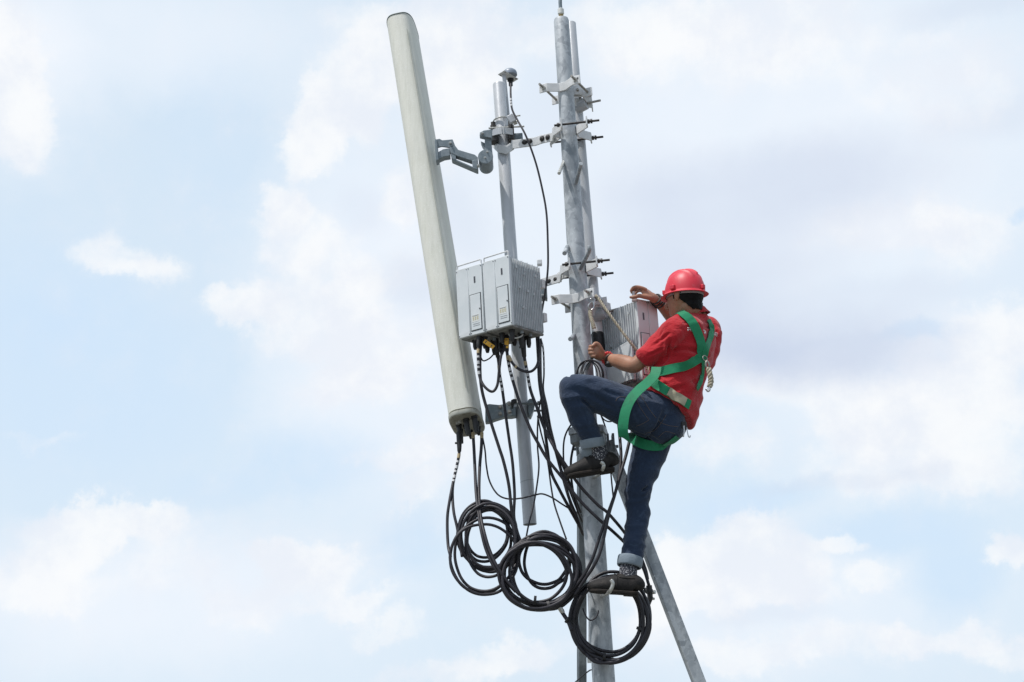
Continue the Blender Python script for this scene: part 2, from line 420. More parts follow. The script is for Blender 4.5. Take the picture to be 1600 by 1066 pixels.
# main galvanised pole: top, bottom of frame, continued to the ground
mp_top, mp_bot = at(877, 30, Y_MP), at(942.5, 1050, Y_MP)
mp_dir = (mp_bot - mp_top).normalized()
mp_gnd = mp_top + mp_dir * ((mp_top.z - 0.0) / -mp_dir.z)
def mp_at(py):      # axis point seen at photo row py
    x = 877 + (py - 30) * 65.5 / 1020; return at(x, py, Y_MP)
def mp_r(P):
    t = (mp_top.z - P.z) / (mp_top.z - mp_bot.z); return .0395 + .0125 * min(1.15, max(0, t))
t_main = empty('steel_pole', mp_gnd, 'tall mottled galvanised steel pole the red-shirted man is climbing', 'pole')
rows = [30, 34, 120, 240, 400, 560, 720, 880, 1050]
pts = [mp_at(y) for y in rows]; rr = [mp_r(p) for p in pts]; rr[0] -= .004
pts.append(mp_gnd); rr.append(rr[-1] + .006)
b = MB(); b.tube(pts, rr, 48); b.build('shaft', M['galv'], t_main, 0, 40)
# thin stub and fitting on top
a0 = mp_at(30); up = -mp_dir
b = MB(); b.cyl(a0 - up*.005, a0 + up*.026, .0125, 20); b.build('brass_bushing', pmat('brass_bushing', (.30, .22, .10), None, 30, .4, .6), t_main)
b = MB(); b.tube([a0 + up*.026, a0 + up*.03, a0 + up*.055, a0 + up*.06], [.013, .0165, .0165, .011], 20); b.build('sealing_collar', M['label'], t_main)
c0 = a0 + up*.055
b = MB(); b.tube(cr([c0, c0 + up*.04, c0 + up*.09 + V((.004, 0, 0)), c0 + up*.25 + V((.02, 0, 0)), c0 + up*.6 + V((.03, 0, 0))], 8), .0095, 16)
tag(b.build('top_cable', M['cast'], None, 0, 180, c0), 'grey lead rising out of the brass fitting on top of the main pole', 'cable')
# left antenna pipe
lp_top, lp_bot = at(779.5, 131, Y_LP), at(828, 819, Y_LP)
def lp_at(py): return at(779.5 + (py-131)*48.5/688, py, Y_LP)
b = MB(); b.tube([lp_top, lp_top + (lp_bot-lp_top)*.002, lp_bot], [.030, .0325, .0328], 40)
t_lp = tag(b.build('mounting_pipe', M['pipe'], None, 0, 40, lp_bot), 'light grey pipe hanging behind the two left radio boxes', 'pipe', 'grey mounting pipes')
d = (lp_bot-lp_top).normalized()
# open end: recessed dark mouth ring
b = MB(); b.ring(lp_bot + d*.001, d, .0300, .0032, 40, 8); b.build('pipe_rim', M['galv_dark'], t_lp, 0, 180)
b = MB(); b.cyl(lp_bot + d*.0005, lp_bot + d*.0025, .0285, 32); b.build('pipe_mouth', M['gap'], t_lp)
b = MB(); q = lp_at(752); b.ring(q, d + V((.16, 0, 0)), .0332, .0009, 40, 6); b.build('seam', M['galv_dark'], t_lp, 0, 180)
# rear pipe behind the main pole
rp_top, rp_bot = at(891.5, 36, Y_RP), at(944.5, 640, Y_RP)
def rp_at(py): return at(891.5 + (py-36)*53/604 - 1.5*math.sin(math.pi*(py-36)/604), py, Y_RP)
b = MB(); b.tube([rp_at(36), rp_at(37), rp_at(200), rp_at(350), rp_at(500), rp_at(640)], [.025, .0275, .0275, .0275, .0275, .0275], 36)
t_rp = tag(b.build('mounting_pipe', M['pipe'], None, 0, 40, rp_bot), 'paler slim pipe standing close behind the main pole', 'pipe', 'grey mounting pipes')
b = MB(); b.tube([rp_at(520), rp_at(522), rp_at(552), rp_at(554)], [.0278, .0315, .0315, .0278], 36); b.build('rubber_sleeve', M['black'], t_rp)
b = MB(); b.tube([rp_at(497), rp_at(520)], [.029, .029], 36); b.build('white_sleeve', M['white_metal'], t_rp)

# ================================================================== collar and braces
cc = mp_at(684); rc = mp_r(cc)
t_col = empty('pole_collar', cc, 'dark grey polygonal steel collar gripping the main pole behind the raised shoe', 'collar')
def hexa(c, R, a0=.3, n=6): return [c + V((R*math.cos(a0 + 2*math.pi*k/n), R*math.sin(a0 + 2*math.pi*k/n), 0)) for k in range(n)]
b = MB(); b.prism(hexa(cc + V((0, 0, .012)), .098), V((0, 0, .035))); b.build('collar_band', M['galv'], t_col, .003)
b = MB(); b.prism(hexa(cc + V((0, 0, -.030)), .092), V((0, 0, .0405))); b.build('collar_core', M['galv_dark'], t_col, .003)
b = MB()
for k, (px, py, Y) in enumerate(((950, 697, 6.83), (902, 700, 6.9))):
    p = at(px, py, Y); b.box(p + V((0, 0, .01)), (.006, .035, .045)); b.box(p + V((.026, 0, .01)), (.006, .035, .045))
    b.cyl(p + V((-.02, -.0, -.005)), p + V((.05, 0, -.005)), .008, 12)
b.build('lug', M['galv_dark'], t_col, .002)
def brace(name, a, bb, w, t, label, mat='galv', side=None):
    d = (bb - a).normalized(); g = a + d*((a.z)/-d.z)
    r = MB(); r.bar(a, g, w, t, side)
    o = r.build('brace_leg', M[mat], None, .004, 40, g); tag(o, label, 'brace', 'steel braces below the collar')
    p = MB(); p.box(g + V((0, 0, .006)), (.07, .07, .006)); p.build('foot_plate', M['galv_dark'], o, .002)
    return o
brace('brace_leg', at(948, 690, 6.82), at(1092, 1066, 6.88), .058, .040, 'square steel brace slanting down to the lower right behind the standing leg', 'galv', (1, .25, 0))
brace('brace_leg', at(909, 700, 6.88), at(909, 1066, 7.30), .040, .040, 'narrow steel brace dropping just left of the main pole', 'galv_dark', (1, .3, 0))
# loose rod hanging beside left brace
b = MB(); b.tube([at(922.5, 905, 6.95), at(921.5, 1034, 6.98)], .008, 14); o = b.build('tie_rod', M['galv'], None, 0, 30, at(921.5, 1034, 6.98))
b = MB(); e = at(921.5, 1036, 6.98); b.cyl(e, e + V((0, 0, .03)), .0125, 6); b.build('nut', M['bolt'], o); tag(o, 'thin upright rod between the main pole and the narrow brace', 'rod')

# ================================================================== pole clamps (bent plates with through bolts)
def bolt(mb_rod, mb_nut, a, c, r=.006, nut=None):
    mb_rod.cyl(a, c, r, 12)
def v_clamp(py, label, ang=24, half=.112, width=.046, dx=0):
    c = mp_at(py); R = mp_r(c) ; a = math.radians(ang)
    e = V((math.cos(a), -math.sin(a), 0)); n = V((-math.sin(a), -math.cos(a), 0))
    r = empty('pole_clamp', c, label, 'clamp', 'white plate clamps on the main pole')
    for sgn, nm in ((1, 'front_plate'), (-1, 'rear_plate')):
        q = n*sgn
        pts = [c + e*(s*h) + q*o for s, h, o in ((-1, half, R+.040), (-1, half*.62, R+.040), (-1, .016, R+.004), (1, .016, R+.004), (1, half*.62, R+.040), (1, half, R+.040))]
        b = MB(); b.plate(pts, Z, width, .007); b.build(nm, M['white_metal'], r, .0015)
        h = MB()
        for s in (-1, 1):
            p = c + e*(s*(half - .012)) + q*(R + .0437); h.cyl(p + Z*.006, p + Z*.006 + q*.0012, .005, 12)
        h.build('bolt_hole', M['gap'], r)
    for s in (-1, 1):
        b = MB(); p = c + e*(s*half*.78)
        b.cyl(p + n*(R+.095), p - n*(R+.085), .0062, 14)
        x = b.build('rod', M['rod'], r)
        k = MB()
        for sg in (-1, 1): k.hexnut(p + n*sg*(R+.0435), p + n*sg*(R+.056), .0115)
        k.build('nut', M['bolt'], x)
    return r
v_clamp(141, 'white bent plate clamp nearest the top of the main pole')
v_clamp(470, 'white bent plate clamp with the rope hooked on, just left of the man\'s hands')

def tie(pts, py, label, bolts, ang=8, w=.046):
    c = mp_at(py); R = mp_r(c); a = math.radians(ang)
    s_ = V((math.cos(a), -math.sin(a), 0)); q = V((-math.sin(a), -math.cos(a), 0))
    r = empty('tie_bracket', c, label, 'bracket', 'horizontal ties joining the pipe to the main pole')
    cut = len(pts)//2 if len(pts) > 4 else 0
    st = [at(*p) for p in pts] + [c - s_*(R+.032) + q*.028, c - s_*(R-.020) + q*.094]
    for nm, seq in ((('strap', st[:cut+1]), ('strap', [st[cut] + V((-.012, -.008, 0))] + st[cut+1:])) if cut else (('strap', st),)):
        b = MB(); b.plate(seq, Z, w, .008); b.build(nm, M['white_metal'], r, .0015)
    b = MB(); b.plate([st[-1] + q*.001, st[-1] + q*.04], Z + s_*.0, w*1.0, .006); b.build('clamp_tab', M['white_metal'], r, .001)
    rp = [c + s_*(R+.062) + q*.125, c + s_*(R+.062) + q*.085, c + s_*(R+.004) + q*.020, c + s_*(R+.004) - q*.020, c + s_*(R+.062) - q*.085, c + s_*(R+.062) - q*.125]
    b = MB(); b.plate(rp, Z, w, .007); b.build('clamp_plate', M['white_metal'], r, .0015)
    b = MB(); b.plate([c - s_*(R+.03) + q*.02, c - s_*(R+.004) - q*.015, c - s_*(R+.062) - q*.085, c - s_*(R+.062) - q*.115], Z, w, .007); b.build('rear_plate', M['white_metal'], r, .0015)
    for k in (.105, -.105):
        b = MB(); b.cyl(c - s_*(R+.045 if k < 0 else R+.018) + q*k, c + s_*(R+.125) + q*k, .0056, 12); x = b.build('threaded_rod', M['dark_steel'], r)
        n = MB(); 
        for o in (R+.067, R+.080): n.hexnut(c + s_*o + q*k, c + s_*(o+.010) + q*k, .0115)
        n.hexnut(c - s_*(R+.004) + q*k, c - s_*(R-.008) + q*k, .011); n.build('nut', M['dark_steel'], x)
    for (px, py2, Y) in bolts:
        p = at(px, py2, Y - .012); b = MB(); b.tube([p + V((0, .012, 0)), p + V((0, .006, 0)), p, p + V((-.001, -.007, 0))], [.0165, .0165, .013, .005], 12); b.build('bolt_head', M['dark_steel'], r, 0, 40)
    return r
tie([(770, 224, 6.99), (778, 232, 6.915), (791, 235, 6.905), (803, 227, 6.90), (836, 221.5, 6.87), (846, 218, 6.855), (864, 214, 6.80)], 207,
    'pale strap bracket at shoulder level of the folding arm, tying pipe to main pole', [(820, 222, 6.885), (828, 220.5, 6.88), (848, 216, 6.85), (857, 214, 6.825)])
tie([(812, 449, 6.95), (840, 445, 6.90), (850, 441.5, 6.87), (876, 434, 6.80)], 422,
    'pale strap bracket just above the radio boxes with two dark bolts, reaching the main pole', [(859.5, 439, 6.855), (869.5, 436, 6.83)])
# small pipe-to-pipe clamp on the rear pipe
def rear_clamp(py, label):
    c = rp_at(py); r = empty('pipe_clamp', c, label, 'clamp', 'small clamps on the slim rear pipe')
    b = MB(); b.tube([c + V((-.01, -.02, -.035)), c + V((.045, -.045, -.02))], .030, 24); b.build('clamp_body', M['pipe'], r, .002)
    b = MB(); b.plate([c + V((-.02, -.11, .03)), c + V((.02, -.10, .03)), c + V((.045, -.05, .01)), c + V((.075, -.04, .0))], Z, .05, .006); b.build('clamp_plate', M['white_metal'], r, .001)
    b = MB(); b.plate([c + V((-.035, -.06, -.01)), c + V((.03, -.04, -.012)), c + V((.075, -.02, -.01)), c + V((.08, .03, -.01))], Z, .05, .006); b.build('clamp_plate', M['white_metal'], r, .001)
    b = MB(); b.cyl(c + V((.0, -.12, .03)), c + V((.03, .02, .0)), .006, 12); b.cyl(c + V((.05, -.05, -.02)), c + V((.12, -.03, .0)), .006, 12); b.build('rod', M['rod'], r)
    return r
rear_clamp(163, 'cluttered little clamp with short bolts on the slim rear pipe near its top')
rear_clamp(487, 'small clamp on the slim rear pipe beside the hanging rope end')

# ================================================================== step bolts
def step(px0, py0, px1, py1, Y0, Y1, label, tip=None, r=.0095):
    a, c = at(px0, py0, Y0), at(px1, py1, Y1); o0 = MB()
    path = [a, c] if tip is None else cr([a, (a*.6 + c*.4), a*.1 + c*.9] + [at(*t) for t in tip], 6)
    o0.tube(path, r, 14)
    o = o0.build('step_bolt', M['galv'] if r != .0085 else M['bolt'], None, .001, 40, a); return tag(o, label, 'step bolt', 'step bolts screwed into the main pole')
step(900, 286, 908, 256, 6.70, 6.52, 'short step bolt angled upward on the front of the main pole below the top tie')
step(881, 252, 873.5, 271, 6.74, 6.62, 'step bolt poking out on the left of the pole below the top tie', r=.0085)
step(907, 420, 921, 392, 6.70, 6.50, 'bent step bolt crossing the dark threaded rod above the rope clamp', tip=[(921, 390, 6.495), (920.5, 384, 6.49)], r=.010)
step(887, 385, 882, 396, 6.74, 6.62, 'stubby step bolt on the left edge of the pole level with the box handles', r=.011)
step(898, 523, 891, 530, 6.74, 6.62, 'stubby step bolt on the left of the pole level with the gripping fist', r=.011)
step(916.5, 577, 928, 553, 6.71, 6.635, 'step bolt gripped by the fist, with the small coil of thin wire hooked on it', r=.010)
step(926, 747, 937, 741, 6.72, 6.60, 'step bolt hooked around the raised shoe', tip=[(942, 733, 6.45), (943, 726, 6.43), (939, 722, 6.43)], r=.0085)
step(940, 931, 946, 929, 6.72, 6.56, 'step bolt hooked around the lower shoe', tip=[(953, 924, 6.46), (957.5, 913, 6.445), (955, 906, 6.445)], r=.0085)

# ================================================================== panel antenna
A0 = at(629.5, 47, 7.14); A1 = at(729.5, 661, 6.82)     # axis top / bottom
ax = (A1 - A0).normalized(); rot = math.radians(6)
su = (V((math.cos(rot), -math.sin(rot), 0))); su = (su - ax*su.dot(ax)).normalized(); sv = ax.cross(su).normalized()
if sv.y < 0: sv = -sv
def sect(c, sx, sy, k=1., seg=64, e=3.3):
    out = []
    for i in range(seg):
        a = 2*math.pi*i/seg; x, y = math.cos(a), math.sin(a)
        f = 1/((abs(x)**e + abs(y)**e)**(1/e)); out.append(c + su*(x*f*sx*k) + sv*(y*f*sy*k))
    return out
def skin(mb, secs, cap=True):
    n = len(secs[0]); vs = [p for s in secs for p in s]
    fs = [(i*n+k, i*n+(k+1) % n, (i+1)*n+(k+1) % n, (i+1)*n+k) for i in range(len(secs)-1) for k in range(n)]
    if cap: fs += [tuple(range(n))[::-1], tuple((len(secs)-1)*n+k for k in range(n))]
    mb.add(vs, fs)
L = (A1-A0).length; SX, SY = .0745, .162
t_an = empty('panel_antenna', A1, 'long weathered greenish-white panel antenna leaning on the far left', 'antenna')
def axp(t): return A0 + ax*(L*t) - sv*(0)
b = MB(); skin(b, [sect(axp(t), SX*(1 + .02*t), SY, 1) for t in (.004, .25, .5, .75, .992)]); b.build('radome', M['antenna'], t_an, 0, 50)
b = MB(); skin(b, [sect(axp(.000), SX, SY, .96), sect(axp(.0015), SX, SY, 1.015), sect(axp(.0032), SX, SY, 1.02)]); b.build('top_cap', pmat('dark_green_cap', (.10, .14, .13), None, 20, .6), t_an, 0, 40)
b = MB(); skin(b, [sect(axp(.9955), SX*1.0, SY, 1.02), sect(axp(.996), SX*1.02, SY, 1.035), sect(axp(1.002), SX*1.02, SY, 1.035), sect(axp(1.004), SX*1.02, SY, 1.02)]); t_cap = b.build('bottom_cap', pmat('dirty_end_cap', (.50, .50, .45), (.44, .44, .39), 30, .7, c3=(.32, .30, .25), s3=25), t_an, 0, 40)
b = MB(); skin(b, [sect(axp(1.0035), SX*1.02, SY, .97), sect(axp(1.0055), SX*1.02, SY, .95)]); b.build('socket_plate', pmat('grimy_socket_plate', (.30, .29, .24), (.22, .21, .18), 30, .7, c3=(.08, .065, .05), s3=22), t_cap, 0, 40)
b = MB()     # moulded seam running down the flank
sl_ = [axp(t) + su*(SX*(.52)) - sv*(SY*1.0) for t in [i/20 for i in range(1, 20)]]
b.tube(sl_, .0016, 6); b.build('seam', pmat('seam_line', (.33, .34, .30), None, 20, .6), t_an)
cb = axp(1.004)
def apos(u, v, h): return cb + su*(SX*u) + sv*(SY*v) + ax*h
for (u, v, h, r) in ((-.50, .02, .10, .0125), (.10, -.32, .085, .0135), (.66, -.40, .085, .0135), (-.15, .62, .03, .011), (.02, .72, .045, .0115), (.60, .55, .045, .0115), (-.52, .45, .03, .010), (.70, .10, .03, .009), (-.12, .15, .03, .009)):
    b = MB(); v -= .22; p = apos(u, v, 0); b.tube([p, apos(u, v, .015), apos(u, v, .016), apos(u, v, h*.7), apos(u, v, h)], [r*1.25, r*1.25, r, r, r*.7], 14); b.build('connector', M['black'], t_an)
b = MB()
for (u, v) in ((-.35, -.5), (-.5, -.42), (-.15, .1)): b.hexnut(apos(u, v, 0), apos(u, v, .014), .010)
b.build('gland_nut', M['bolt'], t_an)

# ---- folding upper arm
t_fa = empty('folding_arm', at(780, 225, 6.9), 'dark grey folding cast arm holding the top of the leaning antenna', 'bracket')
off = (670, 195); sc = 11.84
def S(name, polys, mat='cast', bev=.002):
    b = MB()
    for (px, Y, th) in polys: b.slab(px, Y, th, off, sc)
    return b.build(name, M[mat], t_fa, bev)
S('fork', [([(120, 270), (200, 258), (250, 285), (440, 268), (485, 380), (380, 420), (240, 400), (130, 430)], 6.81, .012), ([(150, 520), (260, 450), (385, 430), (395, 570), (280, 590), (150, 650)], 6.81, .055), ([(105, 260), (150, 270), (185, 640), (130, 660)], 6.80, .07)])
S('arm', [([(380, 425), (485, 380), (545, 462), (850, 552), (905, 600), (895, 690), (790, 665), (510, 570), (400, 520)], 6.805, .05), ([(400, 500), (500, 560), (505, 655), (420, 622)], 6.807, .055), ([(420, 610), (505, 640), (810, 775), (900, 800), (895, 842), (425, 640)], 6.809, .055), ([(800, 660), (905, 640), (912, 835), (812, 800)], 6.803, .058)])
S('link', [([(1035, 225), (1152, 240), (1182, 560), (1175, 640), (1100, 700), (1030, 560)], 6.80, .035), ([(960, 300), (1040, 340), (1040, 440), (990, 370)], 6.83, .05)])
S('shoulder', [([(940, 200), (945, 140), (1010, 105), (1145, 84), (1170, 90), (1170, 245), (1010, 218)], 6.785, .04)])
hc = at(670+1050/11.84, 195+603/11.84, 6.785)
b = MB(); b.cyl(hc, hc + V((0, .135, 0)), .0365, 40); b.build('hub', M['cast'], t_fa, .002)
b = MB(); b.cyl(hc + V((0, -.010, 0)), hc + V((0, -.001, 0)), .0385, 40); b.build('hub_cover', M['cast'], t_fa, .002)
for (x, y) in ((1080, 500), (1040, 608), (990, 152), (397, 330), (915, 745)):
    p = at(670+x/11.84, 195+y/11.84, 6.775 if x > 800 else 6.80); b = MB(); b.cyl(p, p + V((0, .02, 0)), .0075, 6); b.cyl(p + V((0, -.006, 0)), p, .0045, 10); b.build('bolt_head', M['bolt'], t_fa)
# pipe clamp of the arm: dark jaws and rods
pc = lp_at(214)
b = MB(); b.box(pc + V((-.045, -.03, .0)), (.016, .03, .045)); b.box(pc + V((.045, -.03, .0)), (.016, .03, .04)); b.build('jaw', M['dark_steel'], t_fa, .003)
b = MB(); b.plate([pc + V((-.055, -.055, .0)), pc + V((-.02, -.075, .0)), pc + V((.02, -.075, .0)), pc + V((.055, -.055, .0))], Z, .035, .008); b.build('clamp_plate', M['pipe'], t_fa, .001)
b = MB(); b.cyl(pc + V((-.07, -.062, .026)), pc + V((.115, -.05, .030)), .005, 10); b.build('rod', M['bolt'], t_fa)
b = MB(); 
for s in (-.005, .006): b.box(pc + V((s, -.082, .0)), (.002, .004, .022))
b.build('white_tie', M['tape'], t_fa)
for s in (-1, 1):
    b = MB(); p = pc + V((.045*s, -.05, .052)); b.tube([p + Z*-.03, p + Z*.01], .014, 6); b.build('nut', M['dark_steel'], t_fa)
b = MB(); b.box(pc + V((.075, .02, -.01)), (.03, .02, .028)); b.build('clamp_heel', M['cast'], t_fa, .004)

# ---- lower antenna bracket
off2 = (740, 610); sc2 = 11.84
t_lb = empty('antenna_bracket', at(815, 640, 6.9), 'grey cast bracket holding the foot of the antenna to the hanging pipe', 'bracket')
b = MB(); b.slab([(215, 270), (290, 250), (470, 268), (560, 250), (585, 480), (380, 545), (310, 580), (215, 590)], 6.86, .06, off2, sc2); b.build('arm', M['cast'], t_lb, .004)
b = MB(); b.slab([(545, 262), (620, 205), (690, 200), (780, 300), (785, 465), (700, 480), (580, 480)], 6.875, .07, off2, sc2); b.build('arm', M['cast'], t_lb, .004)
for (x, y) in ((490, 305), (490, 430), (660, 235), (665, 390)):
    p = at(740+x/11.84, 610+y/11.84, 6.85); b = MB(); b.cyl(p, p + V((0, .02, 0)), .010, 6); b.cyl(p + V((0, -.008, 0)), p, .006, 10); b.build('bolt_head', M['rod'], t_lb)
pc = lp_at(634)
b = MB(); b.slab([(690, 180), (740, 155), (800, 160), (800, 210), (745, 235), (720, 330), (700, 330)], 6.86, .09, off2, sc2); b.build('jaw', M['dark_steel'], t_lb, .003)
b = MB(); b.slab([(1000, 190), (1030, 155), (1110, 150), (1130, 230), (1120, 300), (1090, 400), (1060, 470), (1020, 470), (1010, 350)], 6.90, .09, off2, sc2); b.build('jaw', M['cast'], t_lb, .003)
for (y0, y1, Y, x0) in ((248, 240, 6.875, 730), (380, 376, 7.02, 1010)):
    b = MB(); b.cyl(at(740+x0/11.84, 610+y0/11.84, Y), at(740+1275/11.84, 610+y1/11.84, Y), .0055, 10); x = b.build('rod', M['galv_dark'], t_lb)
    n = MB(); p = at(740+1180/11.84, 610+y1/11.84, Y); n.hexnut(p, p + V((.012, 0, 0)), .011); n.build('nut', M['galv_dark'], x)
b = MB(); b.slab([(740, 230), (800, 235), (800, 300), (750, 310)], 6.873, .02, off2, sc2); b.build('clamp_plate', M['pipe'], t_lb)

# ================================================================== GPS antenna on its own little post
t_gp = empty('satellite_antenna', at(794, 200, 6.86), 'small domed antenna on a square plate above the grey hanging pipe', 'antenna')
g0, g1 = at(796, 205, 7.0), at(787.5, 117, 7.0)
b = MB(); b.cyl(g0, g1, .0105, 18); b.build('post', M['pipe'], t_gp)
zt = g1.z
cs = [atz(778, 117, zt), atz(788, 110.5, zt), atz(810, 124, zt), atz(800, 130, zt)]
b = MB(); b.prism(cs, V((0, 0, .004))); pl_ = b.build('base_plate', M['white_metal'], t_gp, .001)
h = MB()
for k, (i, j) in enumerate(((0, 2), (1, 3), (2, 0), (3, 1))): p = cs[i]*.88 + cs[j]*.12; h.cyl(p - Z*.001, p - Z*.0002, .0045, 12)
h.build('bolt_hole', M['gap'], pl_)
dc = atz(797, 118, zt + .004)
b = MB(); b.tube([dc, dc + Z*.012, dc + Z*.024, dc + Z*.033, dc + Z*.036], [.038, .038, .034, .024, .006], 36); b.build('dome', pmat('blue_grey_dome', (.22, .26, .32), None, 10, .45), t_gp, 0, 40)
cn = atz(797.5, 123.5, zt)
b = MB(); b.cyl(cn - Z*.012, cn - Z*.0005, .017, 20); b.cyl(cn - Z*.04, cn - Z*.0125, .011, 16); b.build('connector', M['black'], t_gp)
ub = lp_at(188)
t_ub = empty('u_bolt', ub, 'thin bent wire bolt round the hanging pipe below the domed antenna', 'bolt')
b = MB(); arc = [ub + V((.10, -.02, .012))] + [ub + V((.041*math.cos(a), .041*math.sin(a), .004*math.cos(a))) for a in [math.radians(q) for q in range(-40, -215, -12)]] + [ub + V((-.045, .03, -.03))]
b.tube(cr(arc, 3), .004, 10); b.build('wire', M['bolt'], t_ub)
b = MB(); p = at(799, 186, 6.84); b.box(p, (.018, .012, .022), V((.9, 0, .43)), V((0, 1, 0)), V((-.43, 0, .9))); b.build('saddle', M['pipe'], t_ub, .003)
p = at(802, 193, 6.85)
b = MB(); b.hexnut(p, p + V((.02, -.004, .004)), .010); b.build('nut', M['bolt'], t_ub)
# ================================================================== radio boxes
def frame(C, U, D):
    T = Matrix((V(U).normalized(), V(D).normalized(), Z)).transposed().to_4x4(); T.translation = C; return T
def radio(C, U, D, W, DP, H, label, group, kind='left', cmat='rru'):
    """local x = across the front from the near edge, y = back along the near side, z = up from the bottom"""
    T = frame(C, U, D); r = empty('radio_unit', C, label, 'radio unit', group)
    def B(name, fn, mat, par=None, bev=.0015, sm=30):
        b = MB(); b.T = T; fn(b); return b.build(name, M[mat], par or r, bev, sm)
    B('housing', lambda b: b.box((W/2, DP/2 + .004, H/2 + .004), (W/2 - .008, DP/2 - .006, H/2 - .010)), 'fin')
    def cover(b):
        b.box((W*.27, .008, H/2), (W*.27 - .0008, .010, H/2)); b.box((W*.77, .0085, H/2 + .001), (W*.23 - .0008, .0105, H/2))
    fc = B('front_cover', cover, cmat, bev=.003)
    # door on the panel nearest the edge
    dw, dh = W*.23, H*.265
    d0 = (W*.285, 0, H*.055)
    def door(b): b.box((d0[0], -.0035, d0[2] + dh), (dw - .006, .0022, dh - .004))
    def doorf(b): b.box((d0[0], -.0017, d0[2] + dh), (dw - .002, .0015, dh))
    dd = B('door', door, cmat, bev=.001); B('door_seal', doorf, 'gap', dd, 0)
    B('latch', lambda b: b.cyl((d0[0] - dw*.72, -.0085, d0[2] + dh*1.12), (d0[0] - dw*.72, -.0057, d0[2] + dh*1.12), .0038, 12), 'latch', dd)
    def lab(b):
        b.box((d0[0] + .002, -.0061, d0[2] + dh*.66), (dw*.60, .0003, dh*.19))
    lb = B('label', lab, 'label', dd, 0)
    def pr(b):
        for k in range(3):
            for j in range(2): b.box((d0[0] + .002 + (k-1)*dw*.36, -.0067, d0[2] + dh*(.60 + .1*j)), (dw*.11, .0003, dh*.035))
    B('label_print', pr, 'print', lb, 0)
    B('label_print', lambda b: b.box((d0[0] + .002, -.0067, d0[2] + dh*.80), (dw*.5, .0003, dh*.022)), 'greyprint', lb, 0)
    B('vent_slot', lambda b: [b.box((d0[0] - .002, -.0062, d0[2] + dh*(.26 + .1*k)), (dw*.55, .0004, dh*.014)) for k in range(2)], 'greyprint', dd, 0)
    B('status_window', lambda b: b.box((W*.28, -.0026, H*.79), (.0045, .0008, H*.045)), 'latch', fc, 0)
    for sx in (.03, .50, .58, .96):
        for sz in (.03, .97): B('screw', lambda b: b.cyl((W*sx, -.0035, H*sz), (W*sx, .004, H*sz), .0026, 8), 'latch', fc, 0)
    # heat sinks on both flanks
    def fins(x0, sgn):
        def f(b):
            n = 17; y0 = .022
            for i in range(n):
                y = y0 + (DP - y0 - .006) * i / (n-1)
                top = H*.985 - (.006 if i % 3 else 0); b.box((x0 + sgn*-.0065, y, H*.5), (.0100, .0016, top/2 - .003))
            for (fy, fz) in ((.2, .86), (.45, .80), (.28, .58), (.52, .56), (.72, .54), (.35, .30), (.8, .82)):
                b.box((x0 + sgn*.006, DP*fy, H*fz), (.004, .0035, .006))
            b.box((x0 + sgn*-.010, DP*.5, H*.5), (.0035, DP*.47, H*.475))
        return f
    B('heat_sink', fins(0.004, -1), 'fin', bev=0); B('heat_sink', fins(W - .004, 1), 'fin', bev=0)
    if kind == 'right':    # smooth plate over the lower flank
        hp = H*.40
        def pan(b): b.prism([(-.018, .045, H*.03), (-.018, DP - .01, H*.03), (-.018, DP - .01, H*.40), (-.018, .045, H*.49)], (.006, 0, 0))
        p = B('side_panel', pan, 'rru'); 
        B('panel_frame', lambda b: (b.bar((-.014, .038, H*.50), (-.014, DP - .004, H*.405), .008, .014), b.bar((-.014, .040, H*.02), (-.014, .040, H*.50), .008, .014)), 'fin')
    B('bottom_plate', lambda b: b.box((W/2, DP/2 + .006, .001), (W/2 - .006, DP/2 - .004, .0045)), 'under')
    def hd(b):
        z = H + .022; y = .006
        b.tube(cr([(.006, y, H - .004), (.006, y, z - .004), (.010, y, z), (W - .010, y, z), (W - .006, y, z - .004), (W - .006, y, H - .004)], 1), .0038, 10)
    if kind == 'left': B('handle', hd, 'white_metal', bev=0)
    for (x, y, h, rr_) in ((W*.3, DP*.22, .06, .012), (W*.72, DP*.26, .05, .011), (W*.35, DP*.55, .075, .013), (W*.7, DP*.62, .05, .012), (W*.4, DP*.82, .06, .012)):
        B('connector', lambda b: b.tube([(x, y, 0), (x, y, -.012), (x, y, -.013), (x, y, -h*.7), (x, y, -h)], [rr_*1.35, rr_*1.35, rr_, rr_, rr_*.62], 12), 'black', bev=0)
    B('gland', lambda b: [b.tube([(x, y, 0), (x, y, -.018)], .009, 6) for (x, y) in ((W*.15, DP*.4), (W*.55, DP*.42), (W*.85, DP*.45), (W*.18, DP*.7))], 'galv_dark', bev=0)
    return r
aU = math.radians(37)
UL, DL = V((-math.cos(aU), math.sin(aU), 0)), V((math.sin(aU), math.cos(aU), 0))
WL, DPL, HL = .160, .250, .345
CB = at(801, 507.5, 6.45)
rb = radio(CB, UL, DL, WL, DPL, HL, 'light grey radio box with finned flank, right one of the left pair', 'radio boxes on the left pipe')
ra = clone(rb, UL*(WL + .006)); ra['label'] = 'light grey radio box tucked against the leaning antenna, left one of the pair'
a3 = math.radians(37)
U3, D3 = V((math.cos(a3), math.sin(a3), 0)), V((-math.sin(a3), math.cos(a3), 0))
C3 = at(1004, 593, 6.70)
r3 = radio(C3, U3, D3, .135, .290, .405, 'finned radio box between main pole and man, under his raised hand', None, 'right', 'rru_white')
